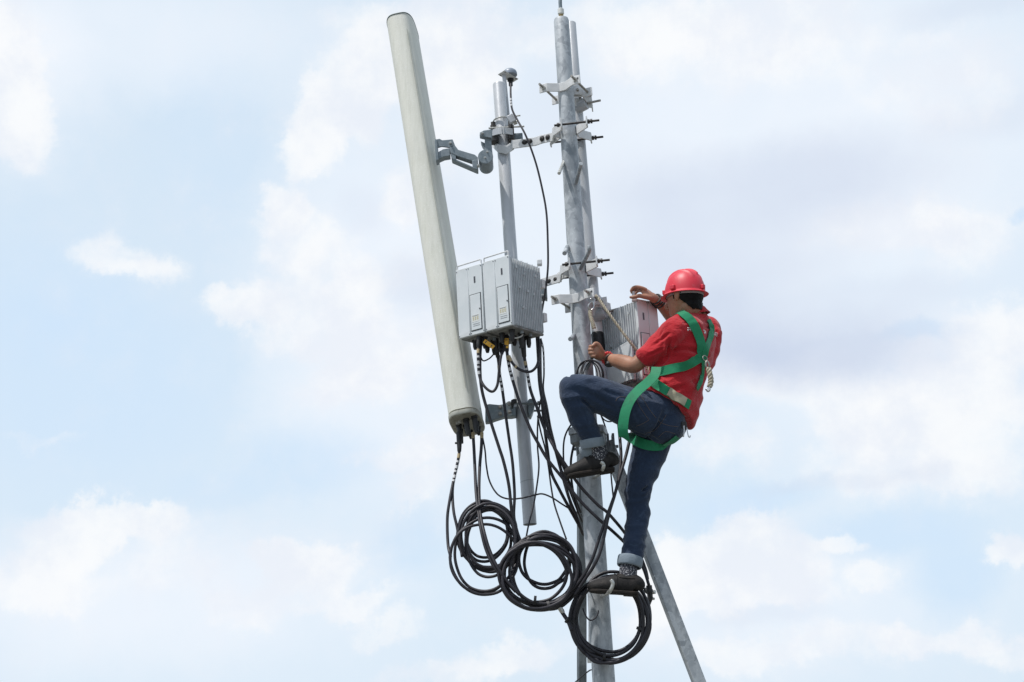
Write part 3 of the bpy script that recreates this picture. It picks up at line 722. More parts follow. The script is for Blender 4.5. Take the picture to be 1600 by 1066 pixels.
# white bracket behind pair: clip box by the tie
t_jb = empty('junction_box', at(846, 452, 6.86), 'small dark grey clip box right of the finned radio flank', 'box')
b = MB(); b.slab([(840, 439), (850, 437.5), (852.5, 465), (843, 467)], 6.84, .06); b.build('casing', M['cast'], t_jb, .003)
b = MB(); b.slab([(850.3, 437), (854, 440), (855.5, 467), (852, 466)], 6.845, .05); b.build('lid', M['galv_dark'], t_jb, .002)
b = MB(); p = at(844, 464, 6.82); b.cyl(p + V((-.02, 0, 0)), p + V((.02, 0, 0)), .014, 16); b.build('hinge_knob', M['galv_dark'], t_jb)
# rear rail carrying the pair on the pipe
t_rl = empty('mounting_rail', at(800, 460, 6.85), 'grey rail strapped to the hanging pipe behind the pair of radio boxes', 'rail')
cR = CB + DL*(DPL + .02) + UL*WL
for z in (.09, .26):
    b = MB(); b.box(cR + Z*z, (WL*1.0, .012, .022), UL, DL, Z); b.build('rail', M['white_metal'], t_rl, .002)
    q = lp_at(507 - z*323); q.z = (cR + Z*z).z
    b = MB(); b.box(q + V((-.0, -.045, 0)), (.05, .02, .028)); b.build('pipe_saddle', M['cast'], t_rl, .003)
b = MB(); b.box(at(843, 411, 6.80), (.012, .02, .012)); b.box(at(846, 519, 6.74), (.008, .012, .018)); b.build('lug', M['white_metal'], t_rl, .002)

# ================================================================== cables
def path3(pts, n=8):
    """pts: (px,py,Y)"""
    return cr([at(*p) for p in pts], n)
def cable(pts, r, label, tapes=(), n=8, group='black cables', sheath=0., cat='cable', name='cable', p3=None):
    P = p3 or path3(pts, n); r *= .88
    b = MB(); b.tube(P, r, 12); o = b.build(name, M['rubber'], None, 0, 180, P[0]); tag(o, label, cat, group)
    # arc length
    S_ = [0.]
    for i in range(1, len(P)): S_.append(S_[-1] + (P[i]-P[i-1]).length)
    def at_s(s):
        for i in range(1, len(P)):
            if S_[i] >= s:
                t = (s - S_[i-1]) / max(1e-9, S_[i]-S_[i-1]); return P[i-1].lerp(P[i], t)
        return P[-1]
    if sheath:
        k = MB(); k.tube([at_s(sheath*t) for t in (0, .25, .5, .75, .95, 1)], [r*1.9, r*1.9, r*1.8, r*1.6, r*1.4, r*1.1], 14); x = k.build('boot', M['black'], o, 0, 60)
        c = at_s(sheath*.55); k = MB(); k.cyl(c, c + V((-.020, -.004, 0)), .005, 8); k.build('pull_tab', M['black'], o)
    for (s0, s1, mt) in tapes:
        k = MB(); k.tube([at_s(s0 + (s1-s0)*t) for t in (0, .5, 1)], r + .0009, 14); k.build('tape', M[mt], o)
    return o
def bands(s, n=4):
    out = [(s, s+.022, 'tan')]; q = s + .035
    for k in range(n): out.append((q, q+.010 + .006*(k % 2), 'tape')); q += .025
    return out
W_ = .0105
YB = 6.62
cable([(750, 516, 6.60), (748, 530, 6.6), (747, 558, 6.58), (749, 587, 6.58), (757, 604, 6.56), (769, 612, 6.55), (777, 602, 6.55), (780, 578, 6.55), (783, 556, 6.56), (788, 545, 6.58), (790, 530, 6.6), (788, 516, 6.62)], .0075, 'jumper cable looping between the two left radio boxes', bands(.10), sheath=.09)
cable([(753, 518, 6.64), (750, 560, 6.62), (752, 604, 6.62), (762.5, 645, 6.62), (779, 697, 6.62), (787, 722, 6.62), (795, 758, 6.62), (799, 795, 6.62), (803, 815, 6.62), (810, 840, 6.62), (811, 858, 6.62), (800, 885, 6.62)], .0085, 'cable falling from the left radio box past the antenna foot into the left coil')
cable([(775, 528, 6.66), (776, 545, 6.66), (779, 566, 6.66), (781, 587, 6.66), (785, 610, 6.66), (791, 655, 6.66), (796, 690, 6.66), (801, 725, 6.66), (804, 772, 6.66), (803, 806, 6.66), (808, 830, 6.66), (815, 850, 6.66)], .0080, 'cable dropping straight from between the radio boxes into the left coil', bands(.14), sheath=.10)
cable([(791, 512, 6.62), (791.5, 540, 6.62), (793, 556, 6.62), (798, 583, 6.62), (812, 629, 6.6), (828.6, 670, 6.6), (841, 693, 6.6), (855, 717, 6.6), (878, 746, 6.6), (905, 781, 6.6), (933, 809, 6.6), (957, 830, 6.62), (976, 848, 6.7), (994, 868, 6.78), (1006, 890, 6.80), (1014, 915, 6.78)], .0085, 'long cable from the right radio box crossing the pole under the raised shoe', bands(.14), sheath=.12)
cable([(817, 524, 6.66), (818, 545, 6.66), (820, 562, 6.66), (824, 583, 6.66), (829, 610, 6.66), (839, 637, 6.64), (851, 670, 6.64), (866, 699, 6.6), (882.6, 725, 6.6), (905, 758, 6.6), (933, 788, 6.6), (948, 800, 6.6), (966, 820, 6.62), (980, 838, 6.72), (998, 864, 6.8), (1008, 888, 6.82), (1012, 905, 6.8)], .0085, 'long cable leaving the fins corner, topmost of those crossing the pole', bands(.13), sheath=.11)
cable([(795, 556, 6.60), (801, 568, 6.60), (813, 578, 6.60), (828, 581, 6.6), (838, 573, 6.62), (842, 558, 6.66), (842, 535, 6.7), (838, 519, 6.7), (828, 511, 6.68), (820, 508, 6.66)], .0075, 'jumper cable curling under the finned corner of the right box', ((.0, .03, 'tan'), (.06, .07, 'tan')))
cable([(749, 552, 6.63), (752, 560, 6.62), (756, 564, 6.62), (765, 560, 6.62), (773, 552, 6.62), (782, 546, 6.62), (795, 543, 6.62)], .004, 'thin wire bridging the two left radio boxes')
cable([(841, 525, 6.74), (842, 545, 6.74), (843, 583, 6.72), (847, 614, 6.72), (855, 645, 6.7), (860, 676, 6.7), (867, 700, 6.68), (876, 733, 6.68), (889, 778, 6.68), (900, 805, 6.76), (910, 833, 6.86)], .0085, 'cable in the bunch right of the fins, running behind the main pole')
cable([(844, 530, 6.76), (844, 560, 6.76), (845, 600, 6.74), (849, 650, 6.72), (855, 700, 6.72), (861, 737, 6.72), (874, 765, 6.72), (889, 793, 6.74), (903, 818, 6.8), (912, 836, 6.88)], .0085, 'lowest cable of the bunch slanting behind the main pole')
cable([(839, 527, 6.72), (841, 560, 6.72), (843, 600, 6.7), (850, 640, 6.68), (857, 672, 6.66), (866, 700, 6.66), (880, 728, 6.68), (893, 765, 6.72), (907, 800, 6.86)], .0080, 'middle cable of the bunch meeting the pole edge beside the shoe toe')
cable([(845, 529, 6.78), (849, 548, 6.78), (850, 583, 6.78), (849, 608, 6.78), (855, 636, 6.76), (860, 665, 6.76), (866, 690, 6.76), (878, 735, 6.78), (895, 780, 6.84), (908, 812, 6.9)], .0048, 'thin cable with white bands at the rear corner of the fins', tuple((.03+.028*k, .042+.028*k, 'tape') for k in range(5)))
cable([(849, 610, 6.75), (843, 634, 6.75), (840, 665, 6.74), (840, 699, 6.74), (842, 730, 6.72), (838, 765, 6.72), (833, 792, 6.7), (826, 820, 6.68), (821, 846, 6.66)], .0046, 'thin cable hanging in front of the pipe end into the middle coil')
cable([(840, 650, 6.77), (845, 675, 6.76), (852, 702, 6.74), (857, 730, 6.72), (861, 760, 6.7), (866, 787, 6.68), (875, 815, 6.66), (885, 843, 6.64)], .0046, 'thin cable falling to the top right of the middle coil')
cable([(798, 131, 6.86), (798, 148, 6.84), (800, 170, 6.82), (808, 187, 6.8), (822, 213, 6.76), (837, 254, 6.76), (848, 299, 6.76), (854, 335, 6.76), (856, 380, 6.76), (856, 420, 6.77), (852, 455, 6.78), (847, 485, 6.79), (843, 515, 6.8)], .0058, 'slim lead curving down from the domed antenna past the ties', ((.10, .112, 'tape'), (.118, .13, 'tape'), (.136, .148, 'tape')))
# antenna feeders
cable([(717, 676, 6.78), (717.5, 690, 6.77), (717, 712, 6.76), (710, 745, 6.74), (703, 780, 6.70), (699, 810, 6.68), (700, 850, 6.64), (704, 870, 6.60)], .0080, 'outermost feeder from the left antenna socket into the left coil', bands(.11, 5), sheath=.10)
cable([(715, 722, 6.77), (709, 750, 6.74), (707, 772, 6.72), (709, 800, 6.68), (714, 823, 6.66), (718, 845, 6.64), (722, 870, 6.62)], .0078, 'feeder branching inward from the left antenna socket')
cable([(739, 676, 6.76), (740.5, 700, 6.75), (742, 730, 6.72), (744, 770, 6.66), (748, 806, 6.60), (753, 834, 6.56), (760, 860, 6.54), (772, 886, 6.52), (790, 908, 6.52), (806, 925, 6.52)], .0085, 'feeder from the middle antenna socket crossing the left coil', ((.0, .03, 'tan'),), sheath=.0)
cable([(753, 676, 6.76), (752, 700, 6.75), (749.5, 730, 6.72), (748.5, 770, 6.66), (751, 806, 6.60), (757, 834, 6.55), (765, 860, 6.53), (777, 886, 6.51), (792, 908, 6.51), (812, 930, 6.51)], .0085, 'feeder from the right antenna socket crossing the left coil', ((.0, .03, 'tan'),), sheath=.0)
cable([(754, 683, 6.76), (758, 705, 6.76), (760, 728, 6.75), (765, 752, 6.74), (777, 772, 6.72), (793, 779.5, 6.72), (815, 778.5, 6.72), (836, 773.5, 6.72), (848, 772, 6.72), (863, 778, 6.72), (880, 789, 6.74), (895, 798, 6.8), (910, 805, 6.88)], .0046, 'thin wire drooping across the pipe from antenna to pole')
# cables from the right radio box down the pole front
cable([(959, 600, 6.80), (964, 640, 6.76), (969, 690, 6.66), (970, 722, 6.62), (963, 764, 6.58), (949, 805, 6.56), (936, 842, 6.54), (926, 872, 6.54), (912, 899, 6.55), (890, 925, 6.56), (862, 944, 6.56)], .0085, 'left cable of the pair running down in front of the pole')
cable([(1003, 596, 6.84), (998, 640, 6.80), (986, 680, 6.66), (978, 712, 6.62), (969, 742, 6.58), (960, 775, 6.56), (951, 805, 6.54), (939.5, 857, 6.52), (928, 884, 6.53), (912, 908, 6.55), (897, 930, 6.56)], .0085, 'right cable of the pair running down in front of the pole')
cable([(938, 646, 6.80), (946, 668, 6.80), (951, 690, 6.80), (953, 715, 6.82), (955, 745, 6.84), (958, 775, 6.86)], .0044, 'thin cable behind the raised shoe right of the pole')
cable([(937, 645, 6.78), (943, 655, 6.78), (952, 659, 6.78), (962, 656, 6.78), (972, 650, 6.80)], .004, 'short sagging wire right of the pole below the raised thigh')
cable([(896, 658, 6.72), (885, 676, 6.72), (880.6, 695, 6.72), (881, 725, 6.72), (885, 755, 6.72), (890, 785, 6.74), (901, 815, 6.84)], .0048, 'thin cable bowing out left of the collar')
cable([(897, 694, 6.78), (893.5, 710, 6.78), (892, 725, 6.76), (893.5, 755, 6.74), (900, 790, 6.78), (909.5, 815, 6.88)], .0066, 'cable rising to the collar behind the shoe toe')
cable([(960, 601, 6.74), (975, 606, 6.72), (985, 612, 6.74), (992, 622, 6.8)], .0075, 'black lead bending under the right radio box')
cable([(911, 951, 6.60), (914, 960, 6.58), (921, 969, 6.57), (929, 967, 6.56), (934, 960, 6.56), (935, 954, 6.56)], .0038, 'thin hooked wire end inside the lowest coil')
cable([(899, 1066, 7.1), (918, 1050, 6.95), (925, 1046.5, 6.9), (928, 1047, 6.86)], .0038, 'reddish thin wire between brace and pole near the bottom')

# ---- coils: one long cable wound in loops
def coil(name, label, loops, r, jit=.012, ph=0., seed=1, clips=()):
    """loops: (cx, cy, rx, ry, Y) in photo pixels; the cable winds through them one after another"""
    rnd = random.Random(seed); pts = []; n = 22
    for i, (cx, cy, rx, ry, Y) in enumerate(loops):
        nx = loops[min(i+1, len(loops)-1)]; p1 = rnd.uniform(0, 6.28); tilt = rnd.uniform(-.02, .02)
        for k in range(n):
            t = k/n; a = ph + 2*math.pi*t; s = t*t*(3-2*t)
            X = cx+(nx[0]-cx)*s; Yc = cy+(nx[1]-cy)*s; RX = rx+(nx[2]-rx)*s; RY = ry+(nx[3]-ry)*s
            w = 1 + .028*math.sin(2*a+p1) + .018*math.sin(3*a + p1*2) + .007*math.sin(7*a + p1*3)
            pts.append(at(X + RX*w*math.cos(a), Yc + RY*w*math.sin(a), Y + (nx[4]-Y)*s + tilt*math.cos(a) + .02*math.sin(a+p1)))
    P = cr(pts, 3); b = MB(); b.tube(P, r*.88, 10)
    o = b.build(name, M['rubber'], None, 0, 180, P[0]); tag(o, label, 'cable coil', 'coils of black cable')
    for (px, py, Y, dx, dy) in clips:
        k = MB(); c = at(px, py, Y); d_ = (at(px+dx, py+dy, Y) - c).normalized(); k.tube([c - d_*.006, c + d_*.006], .020, 12); k.build('cable_tie', M['black'], o)
    return o
coil('cable_coil', 'loose coil of black cable under the antenna, leftmost of the hanging coils',
     [(753, 872, 49, 56, 6.60), (757, 874, 51, 57, 6.58), (756, 865, 52, 60, 6.60), (762, 843, 43, 48, 6.62), (765, 840, 44, 55, 6.64), (760, 835, 46, 52, 6.66), (757, 838, 41, 54, 6.68), (761, 833, 33, 37, 6.70), (759, 836, 35, 40, 6.66), (770, 843, 38, 44, 6.62), (766, 846, 40, 54, 6.6)], .0078, ph=.6, seed=3)
coil('cable_coil', 'thick coil of black cable in the middle, below the end of the hanging pipe',
     [(842, 899, 61, 55, 6.56), (840, 903, 59, 51, 6.54), (845, 899, 60, 56, 6.58), (850, 892, 54, 62, 6.60), (853, 876, 36, 43, 6.62), (855, 873, 34, 40, 6.64), (842, 895, 56, 50, 6.60), (846, 893, 60, 56, 6.57), (832, 898, 50, 44, 6.55), (838, 899, 55, 54, 6.53), (850, 890, 52, 55, 6.56)], .0085, ph=1.0, seed=8,
     clips=((827, 846, 6.56, 1, -.4), (836, 938, 6.55, 1, .1), (857, 946, 6.55, 1, -.2)))
coil('cable_coil', 'large round coil of black cable hanging round the pole under the lower shoe',
     [(953, 967, 64, 64, 6.63), (950, 973, 60, 62, 6.62), (951, 966, 52, 56, 6.635), (956, 974, 60, 60, 6.62), (952, 967, 62, 68, 6.635), (948, 968, 49, 50, 6.64), (955, 960, 56, 70, 6.635), (958, 967, 58, 66, 6.64)], .0088, ph=2.2, seed=5,
     clips=((1001, 983, 6.63, -.3, 1), (893, 972, 6.63, .2, 1), (944, 1027, 6.62, 1, .1)))
coil('wire_coil', 'small coil of thin wire hooked on a step bolt below the fist',
     [(920, 586, 22, 23, 6.62), (922, 588, 22, 25, 6.60), (917, 584, 15, 20, 6.58), (927, 586, 14, 22, 6.60), (919, 588, 18, 24, 6.62), (925, 588, 19, 26, 6.64), (921, 590, 12, 27, 6.62)], .0032, ph=-1.4, seed=11)
# loose connector ends of the lowest coil
t_c1 = empty('cable_plug', at(883, 960, 6.6), 'metal tipped plug sticking out left of the lowest coil', 'plug')
b = MB(); b.tube(cr([at(876, 953, 6.6), at(881, 961, 6.6), at(888, 972, 6.59), at(893, 985, 6.58)], 5), .009, 12); b.build('plug_tail', M['rubber'], t_c1, 0, 60)
b = MB(); b.tube([at(874, 949, 6.6), at(878, 955, 6.6), at(880, 958, 6.6)], [.011, .012, .009], 10); b.build('plug_tip', M['bolt'], t_c1)
b = MB(); b.cyl(at(884, 972, 6.59), at(889, 966, 6.57), .007, 10); b.build('zip_tie', M['black'], t_c1)
t_c2 = empty('cable_plug', at(1018, 928, 6.72), 'black plug with pale tips on the right of the lowest coil', 'plug')
b = MB(); b.tube([at(1008, 922, 6.74), at(1016, 925, 6.72), at(1019, 926, 6.72)], [.012, .018, .014], 12); b.tube([at(1014, 915, 6.72), at(1016, 935, 6.72), at(1013, 946, 6.72)], [.014, .013, .008], 12); b.build('plug_body', M['black'], t_c2)
b = MB(); b.tube([at(1018, 926, 6.72), at(1024, 925, 6.71)], [.009, .009], 10); b.tube([at(1018, 935, 6.72), at(1022, 936, 6.71)], [.006, .006], 10); b.build('plug_tip', M['bolt'], t_c2)
# yellow id tags
for (px, py, dx, dy, lab) in ((791.5, 536.5, 0, 8, 'upright yellow cable tag under the right radio box'), (764, 538, 8, 5.5, 'slanted yellow cable tag under the left radio box')):
    c = at(px, py, 6.585); e = (at(px+dx, py+dy, 6.585) - c); L_ = e.length; e.normalize(); n_ = V((0, -1, 0)); n_ = (n_ - e*n_.dot(e)).normalized()
    k = MB(); k.box(c, (L_*.95, .010, .0035), e, e.cross(n_), n_); o = k.build('cable_tag', M['yellow'], None, .001, 30, c); tag(o, lab, 'cable tag', 'yellow cable tags')
    k = MB(); k.box(c + n_*.004 - e*L_*.6, (.002, .006, .0003), e, e.cross(n_), n_); k.box(c + n_*.004 + e*L_*.5, (.002, .006, .0003), e, e.cross(n_), n_); k.build('tag_print', M['gap'], o)
# white loop lead under the box
cable([(793, 513, 6.62), (795, 522, 6.58), (800, 527, 6.57), (808, 528, 6.57), (816, 524, 6.58), (819, 514, 6.62), (819, 507, 6.66)], .0042, 'pale wire loop under the right radio box').data.materials[0] = M['label']
# ================================================================== the climbing man
import numpy as np
M['skin'] = pmat('tanned_skin', (.32, .155, .095), (.38, .195, .125), 12, .48, 0, .0004, 220, c3=(.26, .115, .07), s3=14, sss=.12)
def cloth_mat(name, c1, c2, weave=900, rough=.85, sheen=.25, c3=None, fold=.0022):
    mt = bpy.data.materials.new(name); mt.use_nodes = True
    g = G(mt.node_tree); b = mt.node_tree.nodes['Principled BSDF']
    tc = g.n('ShaderNodeTexCoord').outputs['Object']
    n1 = g.noise(tc, 9, 6, .6); n2 = g.noise(tc, weave, 2, .5)
    col = g.mix(g.mr(n1.outputs[0], .35, .68), c1, c2)
    if c3: col = g.mix(g.mr(g.noise(tc, 16, 5, .65, 1.2).outputs[0], .50, .74, 0, .55), col, c3)
    col = g.mix(g.math('MULTIPLY', n2.outputs[0], .35), col, tuple(q*.6 for q in c1))
    g.put(b.inputs['Base Color'], col); b.inputs['Roughness'].default_value = rough
    b.inputs['Sheen Weight'].default_value = sheen; b.inputs['Specular IOR Level'].default_value = .25
    n3 = g.noise(g.vec('MULTIPLY', tc, (1, 1, 1.6)), 34, 3, .5, 1.5)
    bp = g.n('ShaderNodeBump'); bp.inputs['Distance'].default_value = fold; g.put(bp.inputs['Height'], n3.outputs[0])
    b2 = g.n('ShaderNodeBump'); b2.inputs['Distance'].default_value = .0003; g.put(b2.inputs['Height'], n2.outputs[0])
    mt.node_tree.links.new(bp.outputs[0], b2.inputs['Normal']); g.put(b.inputs['Normal'], b2.outputs[0])
    return mt
M['shirt'] = cloth_mat('red_cotton', (.43, .010, .018), (.50, .014, .024), fold=.0045)
M['denim'] = cloth_mat('dark_blue_denim', (.014, .028, .060), (.023, .043, .088), 700, .8, .2, (.070, .11, .185), .0035)
M['denim_in'] = cloth_mat('turned_up_denim', (.20, .245, .29), (.27, .315, .36), 700, .85, .1)
M['strap'] = cloth_mat('green_webbing', (.012, .21, .095), (.018, .27, .125), 500, .6, .1, (.02, .13, .07), .0006)
M['pad'] = cloth_mat('worn_beige_pad', (.34, .31, .22), (.42, .39, .29), 400, .9, .1, (.25, .24, .18), .001)
M['stitch'] = pmat('tan_stitching', (.12, .095, .09), None, 50, .8)
M['white_print'] = pmat('white_print', (.75, .72, .72), None, 50, .7)
M['hair'] = pmat('black_hair', (.003, .0028, .003), (.008, .007, .007), 60, .6, 0, .0012, 190, stretch=(1, 1, .35), spec=.15)
M['helmet'] = pmat('glossy_red_helmet', (.60, .022, .045), (.64, .035, .060), 10, .50, 0, .0002, 90, coat=0, c3=(.56, .08, .10), s3=24)
M['shoe'] = pmat('worn_brown_leather', (.009, .0085, .009), (.020, .018, .018), 30, .7, 0, .0016, 90, c3=(.050, .043, .038), s3=26, spec=.3)
M['sole'] = pmat('worn_shoe_sole', (.018, .016, .015), (.034, .027, .023), 40, .8, 0, .0006, 200, spec=.2)
M['rope'] = pmat('beige_rope', (.50, .45, .36), (.34, .30, .22), 120, .85, 0, .0006, 300)
M['silver'] = pmat('shiny_steel', (.62, .62, .62), (.45, .45, .45), 60, .25, .9)

def remesh(mb, name, vox, smooth_it=4, fac=.5):
    me = mb.mesh('tmp'); o = bpy.data.objects.new('tmp', me); COL.objects.link(o)
    r = o.modifiers.new('r', 'REMESH'); r.mode = 'VOXEL'; r.voxel_size = vox
    s = o.modifiers.new('s', 'SMOOTH'); s.factor = fac; s.iterations = smooth_it
    dg = bpy.context.evaluated_depsgraph_get(); out = bpy.data.meshes.new_from_object(o.evaluated_get(dg)); out.name = name
    bpy.data.objects.remove(o); return out
def vn(me):
    n = len(me.vertices); co = np.empty(n*3); me.vertices.foreach_get('co', co); no = np.empty(n*3); me.vertices.foreach_get('normal', no)
    return co.reshape(-1, 3), no.reshape(-1, 3)
def setco(me, co): me.vertices.foreach_set('co', co.reshape(-1)); me.update()
def bvh(me):
    return BVHTree.FromPolygons([v.co.copy() for v in me.vertices], [tuple(p.vertices) for p in me.polygons])
def hit(trees, px, py):
    d = ray(px, py); best = None
    for t in trees:
        p, n, i, ds = t.ray_cast(CAM, d)
        if p is not None and (best is None or ds < best[2]): best = (p, n if n.dot(d) < 0 else -n, ds)
    return best
CR = 1.0
def crease(me, tree, lst):
    co, no = vn(me)
    for (x0, y0, x1, y1, w, dep) in lst:
        a, c = hit([tree], x0, y0), hit([tree], x1, y1)
        if not a or not c: continue
        a, c = np.array(a[0]), np.array(c[0]); ab = c - a; t = np.clip(((co-a)@ab)/(ab@ab), 0, 1)
        d = np.linalg.norm(co - (a + t[:, None]*ab), axis=1); taper = np.sin(np.pi*np.clip(t, .03, .97))**.6
        co -= no*(dep*CR*taper*(np.exp(-(d/w)**2) - .55*np.exp(-((d-1.7*w)/(w*1.0))**2)))[:, None]
    setco(me, co)
def nfield(co, sc, st=(1, 1, 1), ridge=True, off=0):
    out = np.empty(len(co)); sx, sy, sz = (sc*q for q in st)
    for i, (x, y, z) in enumerate(co):
        v = noise.noise(V((x*sx+off, y*sy, z*sz))); out[i] = (1-abs(v)*2.4) if ridge else v
    return out

Lt = V((-.5, -.866, 0)); Fd = V((-.866, .5, 0))
def R_(px, py, Y, a, b, lat=None):
    r = (at(px, py, Y), a, b); return r + ((tuple(lat),) if lat is not None else ())
J = dict(SL=(1056, 513, 6.44), SR=(1105, 513, 6.73), EL=(990, 571, 6.56), WL=(947, 560, 6.765), ER=(1066, 514, 6.93), WR=(1022, 467, 6.72))
man_base = at(985, 930, 6.58)
man = empty('person', man_base, 'man in red shirt, jeans and red helmet climbing the pole in a green harness', 'person')

# ---- body (skin)
b = MB(); UPZ = (0, 0, 1)
HC = at(1069.5, 462, 6.555)                       # cranium centre
ph = math.radians(50)
fh = V((-math.sin(ph), math.cos(ph), -.03)).normalized(); lh = V((-math.cos(ph), -math.sin(ph), 0)).normalized(); uh = fh.cross(lh).normalized()
if uh.z < 0: uh = -uh
def hp(f, l, u): return HC + fh*f + lh*l + uh*u
b.ball(HC, (.089, .071, .092), fh, lh, uh, 32, 24)
b.loft([(hp(.030, 0, -.02), .060, .062), (hp(.036, 0, -.06), .052, .052), (hp(.044, 0, -.092), .036, .042), (hp(.050, 0, -.108), .018, .026)], 24, 4, tuple(lh))     # jaw
b.loft([(hp(.082, 0, .012), .006, .007), (hp(.094, 0, -.012), .009, .010), (hp(.105, 0, -.034), .014, .012), (hp(.092, 0, -.045), .012, .006)], 12, 4, tuple(lh))  # nose
b.loft([(hp(.080, -.028, .022), .007, .005), (hp(.088, 0, .024), .009, .007), (hp(.080, .028, .022), .007, .005)], 10, 3, tuple(uh))   # brow
b.loft([(hp(.080, -.022, -.066), .004, .004), (hp(.089, 0, -.065), .006, .006), (hp(.080, .022, -.066), .004, .004)], 10, 3, tuple(uh))    # lips
b.loft([(hp(.078, -.02, -.076), .004, .004), (hp(.086, 0, -.076), .006, .006), (hp(.078, .02, -.076), .004, .004)], 10, 3, tuple(uh))
for s in (1, -1):   # ears
    e0 = hp(-.004, s*.069, -.012)
    b.loft([(hp(.004, s*.066, .012), .012, .006), (hp(-.006, s*.075, .010), .016, .007), (hp(-.006, s*.077, -.012), .015, .007), (hp(.002, s*.071, -.036), .009, .006)], 14, 4, tuple(fh))
b.loft([(hp(-.018, 0, -.03), .055, .062), (hp(-.022, 0, -.075), .050, .055), R_(1083, 489, 6.575, .052, .058), R_(1084, 505, 6.58, .075, .07)], 24, 4, tuple(Lt))
b.loft([R_(1040, 632, 6.60, .12, .10), R_(1055, 595, 6.585, .12, .095), R_(1068, 555, 6.58, .14, .10), R_(1079, 524, 6.58, .14, .09), R_(1083, 506, 6.58, .10, .06)], 24, 4, tuple(Lt))
b.loft([R_(1046, 620, 6.60, .12, .10), R_(1030, 650, 6.58, .13, .11), R_(1020, 668, 6.57, .10, .09)], 24, 3, (-.43, -.9, 0))
def limb(pts, seg=20, n=5, lat=None): b.loft([R_(*p) for p in pts], seg, n, lat or (0, .3, 1))
limb([(1066, 514, 6.49, .035, .035), (1050, 521, 6.465, .034, .034), (1020, 547.5, 6.477, .034, .032), (1001, 563.5, 6.497, .037, .034), (991, 571, 6.51, .037, .035), (978, 568, 6.55, .0385, .035), (966, 564.5, 6.59, .034, .031), (954, 561.5, 6.64, .0265, .0225), (946, 559, 6.67, .0250, .020), (941, 556, 6.66, .028, .020)])
limb([(1098, 512, 6.70, .05, .05), (1104, 513, 6.75, .05, .048), (1085, 514, 6.84, .042, .040), (1067, 514, 6.93, .036, .035), (1052, 498, 6.86, .037, .034), (1038, 482, 6.79, .031, .028), (1026, 470, 6.735, .0255, .021), (1018, 464, 6.715, .027, .019)])
# left hand: fist closed round the slim pipe
pp = rp_at(549)
b.loft([R_(945, 558.5, 6.672, .026, .019), R_(937, 553.5, 6.643, .033, .024), R_(930, 549.5, 6.622, .034, .026), R_(925.5, 548.5, 6.615, .030, .018)], 18, 4, (.15, .1, 1))
def finger(pts, rr_):
    P = cr([at(*p) for p in pts], 4); n = len(P)
    rs = []
    for i in range(n):
        t = i/(n-1)*(len(rr_)-1); k = min(int(t), len(rr_)-2); rs.append(rr_[k] + (rr_[k+1]-rr_[k])*(t-k))
    e = (P[-1]-P[-2]).normalized()*rs[-1]; P += [P[-1] + e*.6, P[-1] + e*.95]; rs += [rs[-1]*.75, rs[-1]*.3]
    b.tube(P, rs, 12)
FR = [.0100, .0092, .0084, .0070]
for i, (x, y, k) in enumerate(((922.5, 541.5, 1), (921.3, 546.6, 1.04), (922, 551.8, 1.), (924.5, 556.6, .9))):
    finger([(x+6, y+.6, 6.602), (x+.6, y, 6.604), (x-.6, y+.7, 6.634), (x+3.5, y+1.4, 6.664), (x+9, y+1.8, 6.655)], [f*k*.93 for f in FR] + [.0066*k])
finger([(941, 553, 6.64), (938.5, 545, 6.615), (934.5, 538.5, 6.605), (930.5, 537, 6.600), (926.5, 540.5, 6.592)], [.0145, .0120, .0102, .0096, .0080])
# right hand: pinching the lug on top of the box
HL_ = (.25, .78, .50)
b.loft([R_(1020, 465.5, 6.718, .026, .018, HL_), R_(1013, 460, 6.712, .034, .0175, HL_), R_(1008, 456, 6.712, .036, .015, HL_), R_(1004.5, 453.5, 6.712, .030, .011, HL_)], 18, 4)
for (dy, dY, k, dx) in ((0, 0, 1, 0), (1.6, .021, 1.03, 1.0), (3.2, .042, .98, 3.0), (5.2, .062, .86, 5.5)):
    finger([(1010+dx*.3, 453.5+dy, 6.690+dY), (1004+dx*.3, 450.5+dy, 6.684+dY), (995+dx*.6, 448.3+dy*1.2, 6.682+dY*.95), (988.5+dx, 450+dy*1.5, 6.686+dY*.9), (985.8+dx, 454.8+dy*1.5, 6.690+dY*.88)], [f*k for f in FR] + [.0066*k])
finger([(1017, 465.5, 6.70), (1008, 464.0, 6.685), (999, 462.5, 6.678), (991, 464.3, 6.676), (985.5, 464.6, 6.678)], [.014, .0125, .0105, .0095, .0075])
# legs, feet inside the clothes
def leg(pts): b.loft([R_(*p) for p in pts], 20, 4, (0, 1, .1))
leg([(1014, 650, 6.50, .075, .075), (985, 638, 6.465, .072, .072), (950, 622, 6.43, .064, .064), (912, 607, 6.40, .05, .052), (892, 606, 6.395, .043, .044), (893, 615, 6.395, .042, .042), (903, 640, 6.42, .045, .045), (915, 668, 6.455, .037, .037), (929, 700, 6.49, .030, .030), (934, 716, 6.50, .030, .034)])
leg([(1022, 665, 6.65, .078, .078), (1017, 700, 6.64, .068, .068), (1005, 732, 6.62, .055, .055), (996, 766, 6.61, .045, .045), (997, 800, 6.61, .042, .043), (991, 845, 6.585, .036, .036), (984, 885, 6.555, .030, .030), (982, 905, 6.55, .030, .033)])
def foot(heel, toe, w):
    h, t = at(*heel), at(*toe); f = t-h; s = V(f.cross(Z)).normalized(); u = s.cross(f).normalized()
    b.loft([(h + f*.10 + u*.045, .026, .026, tuple(s)), (h + f*.35 + u*.045, .03, .03, tuple(s)), (h + f*.7 + u*.03, .034, .018, tuple(s)), (h + f*.92 + u*.024, .028, .010, tuple(s))], 16, 3)
SH = {'L': ((960, 735.5, 6.50), (886, 747.5, 6.50)), 'R': ((997, 930.5, 6.53), (921, 926, 6.54))}
foot(*SH['L'], 1); foot(*SH['R'], 1)
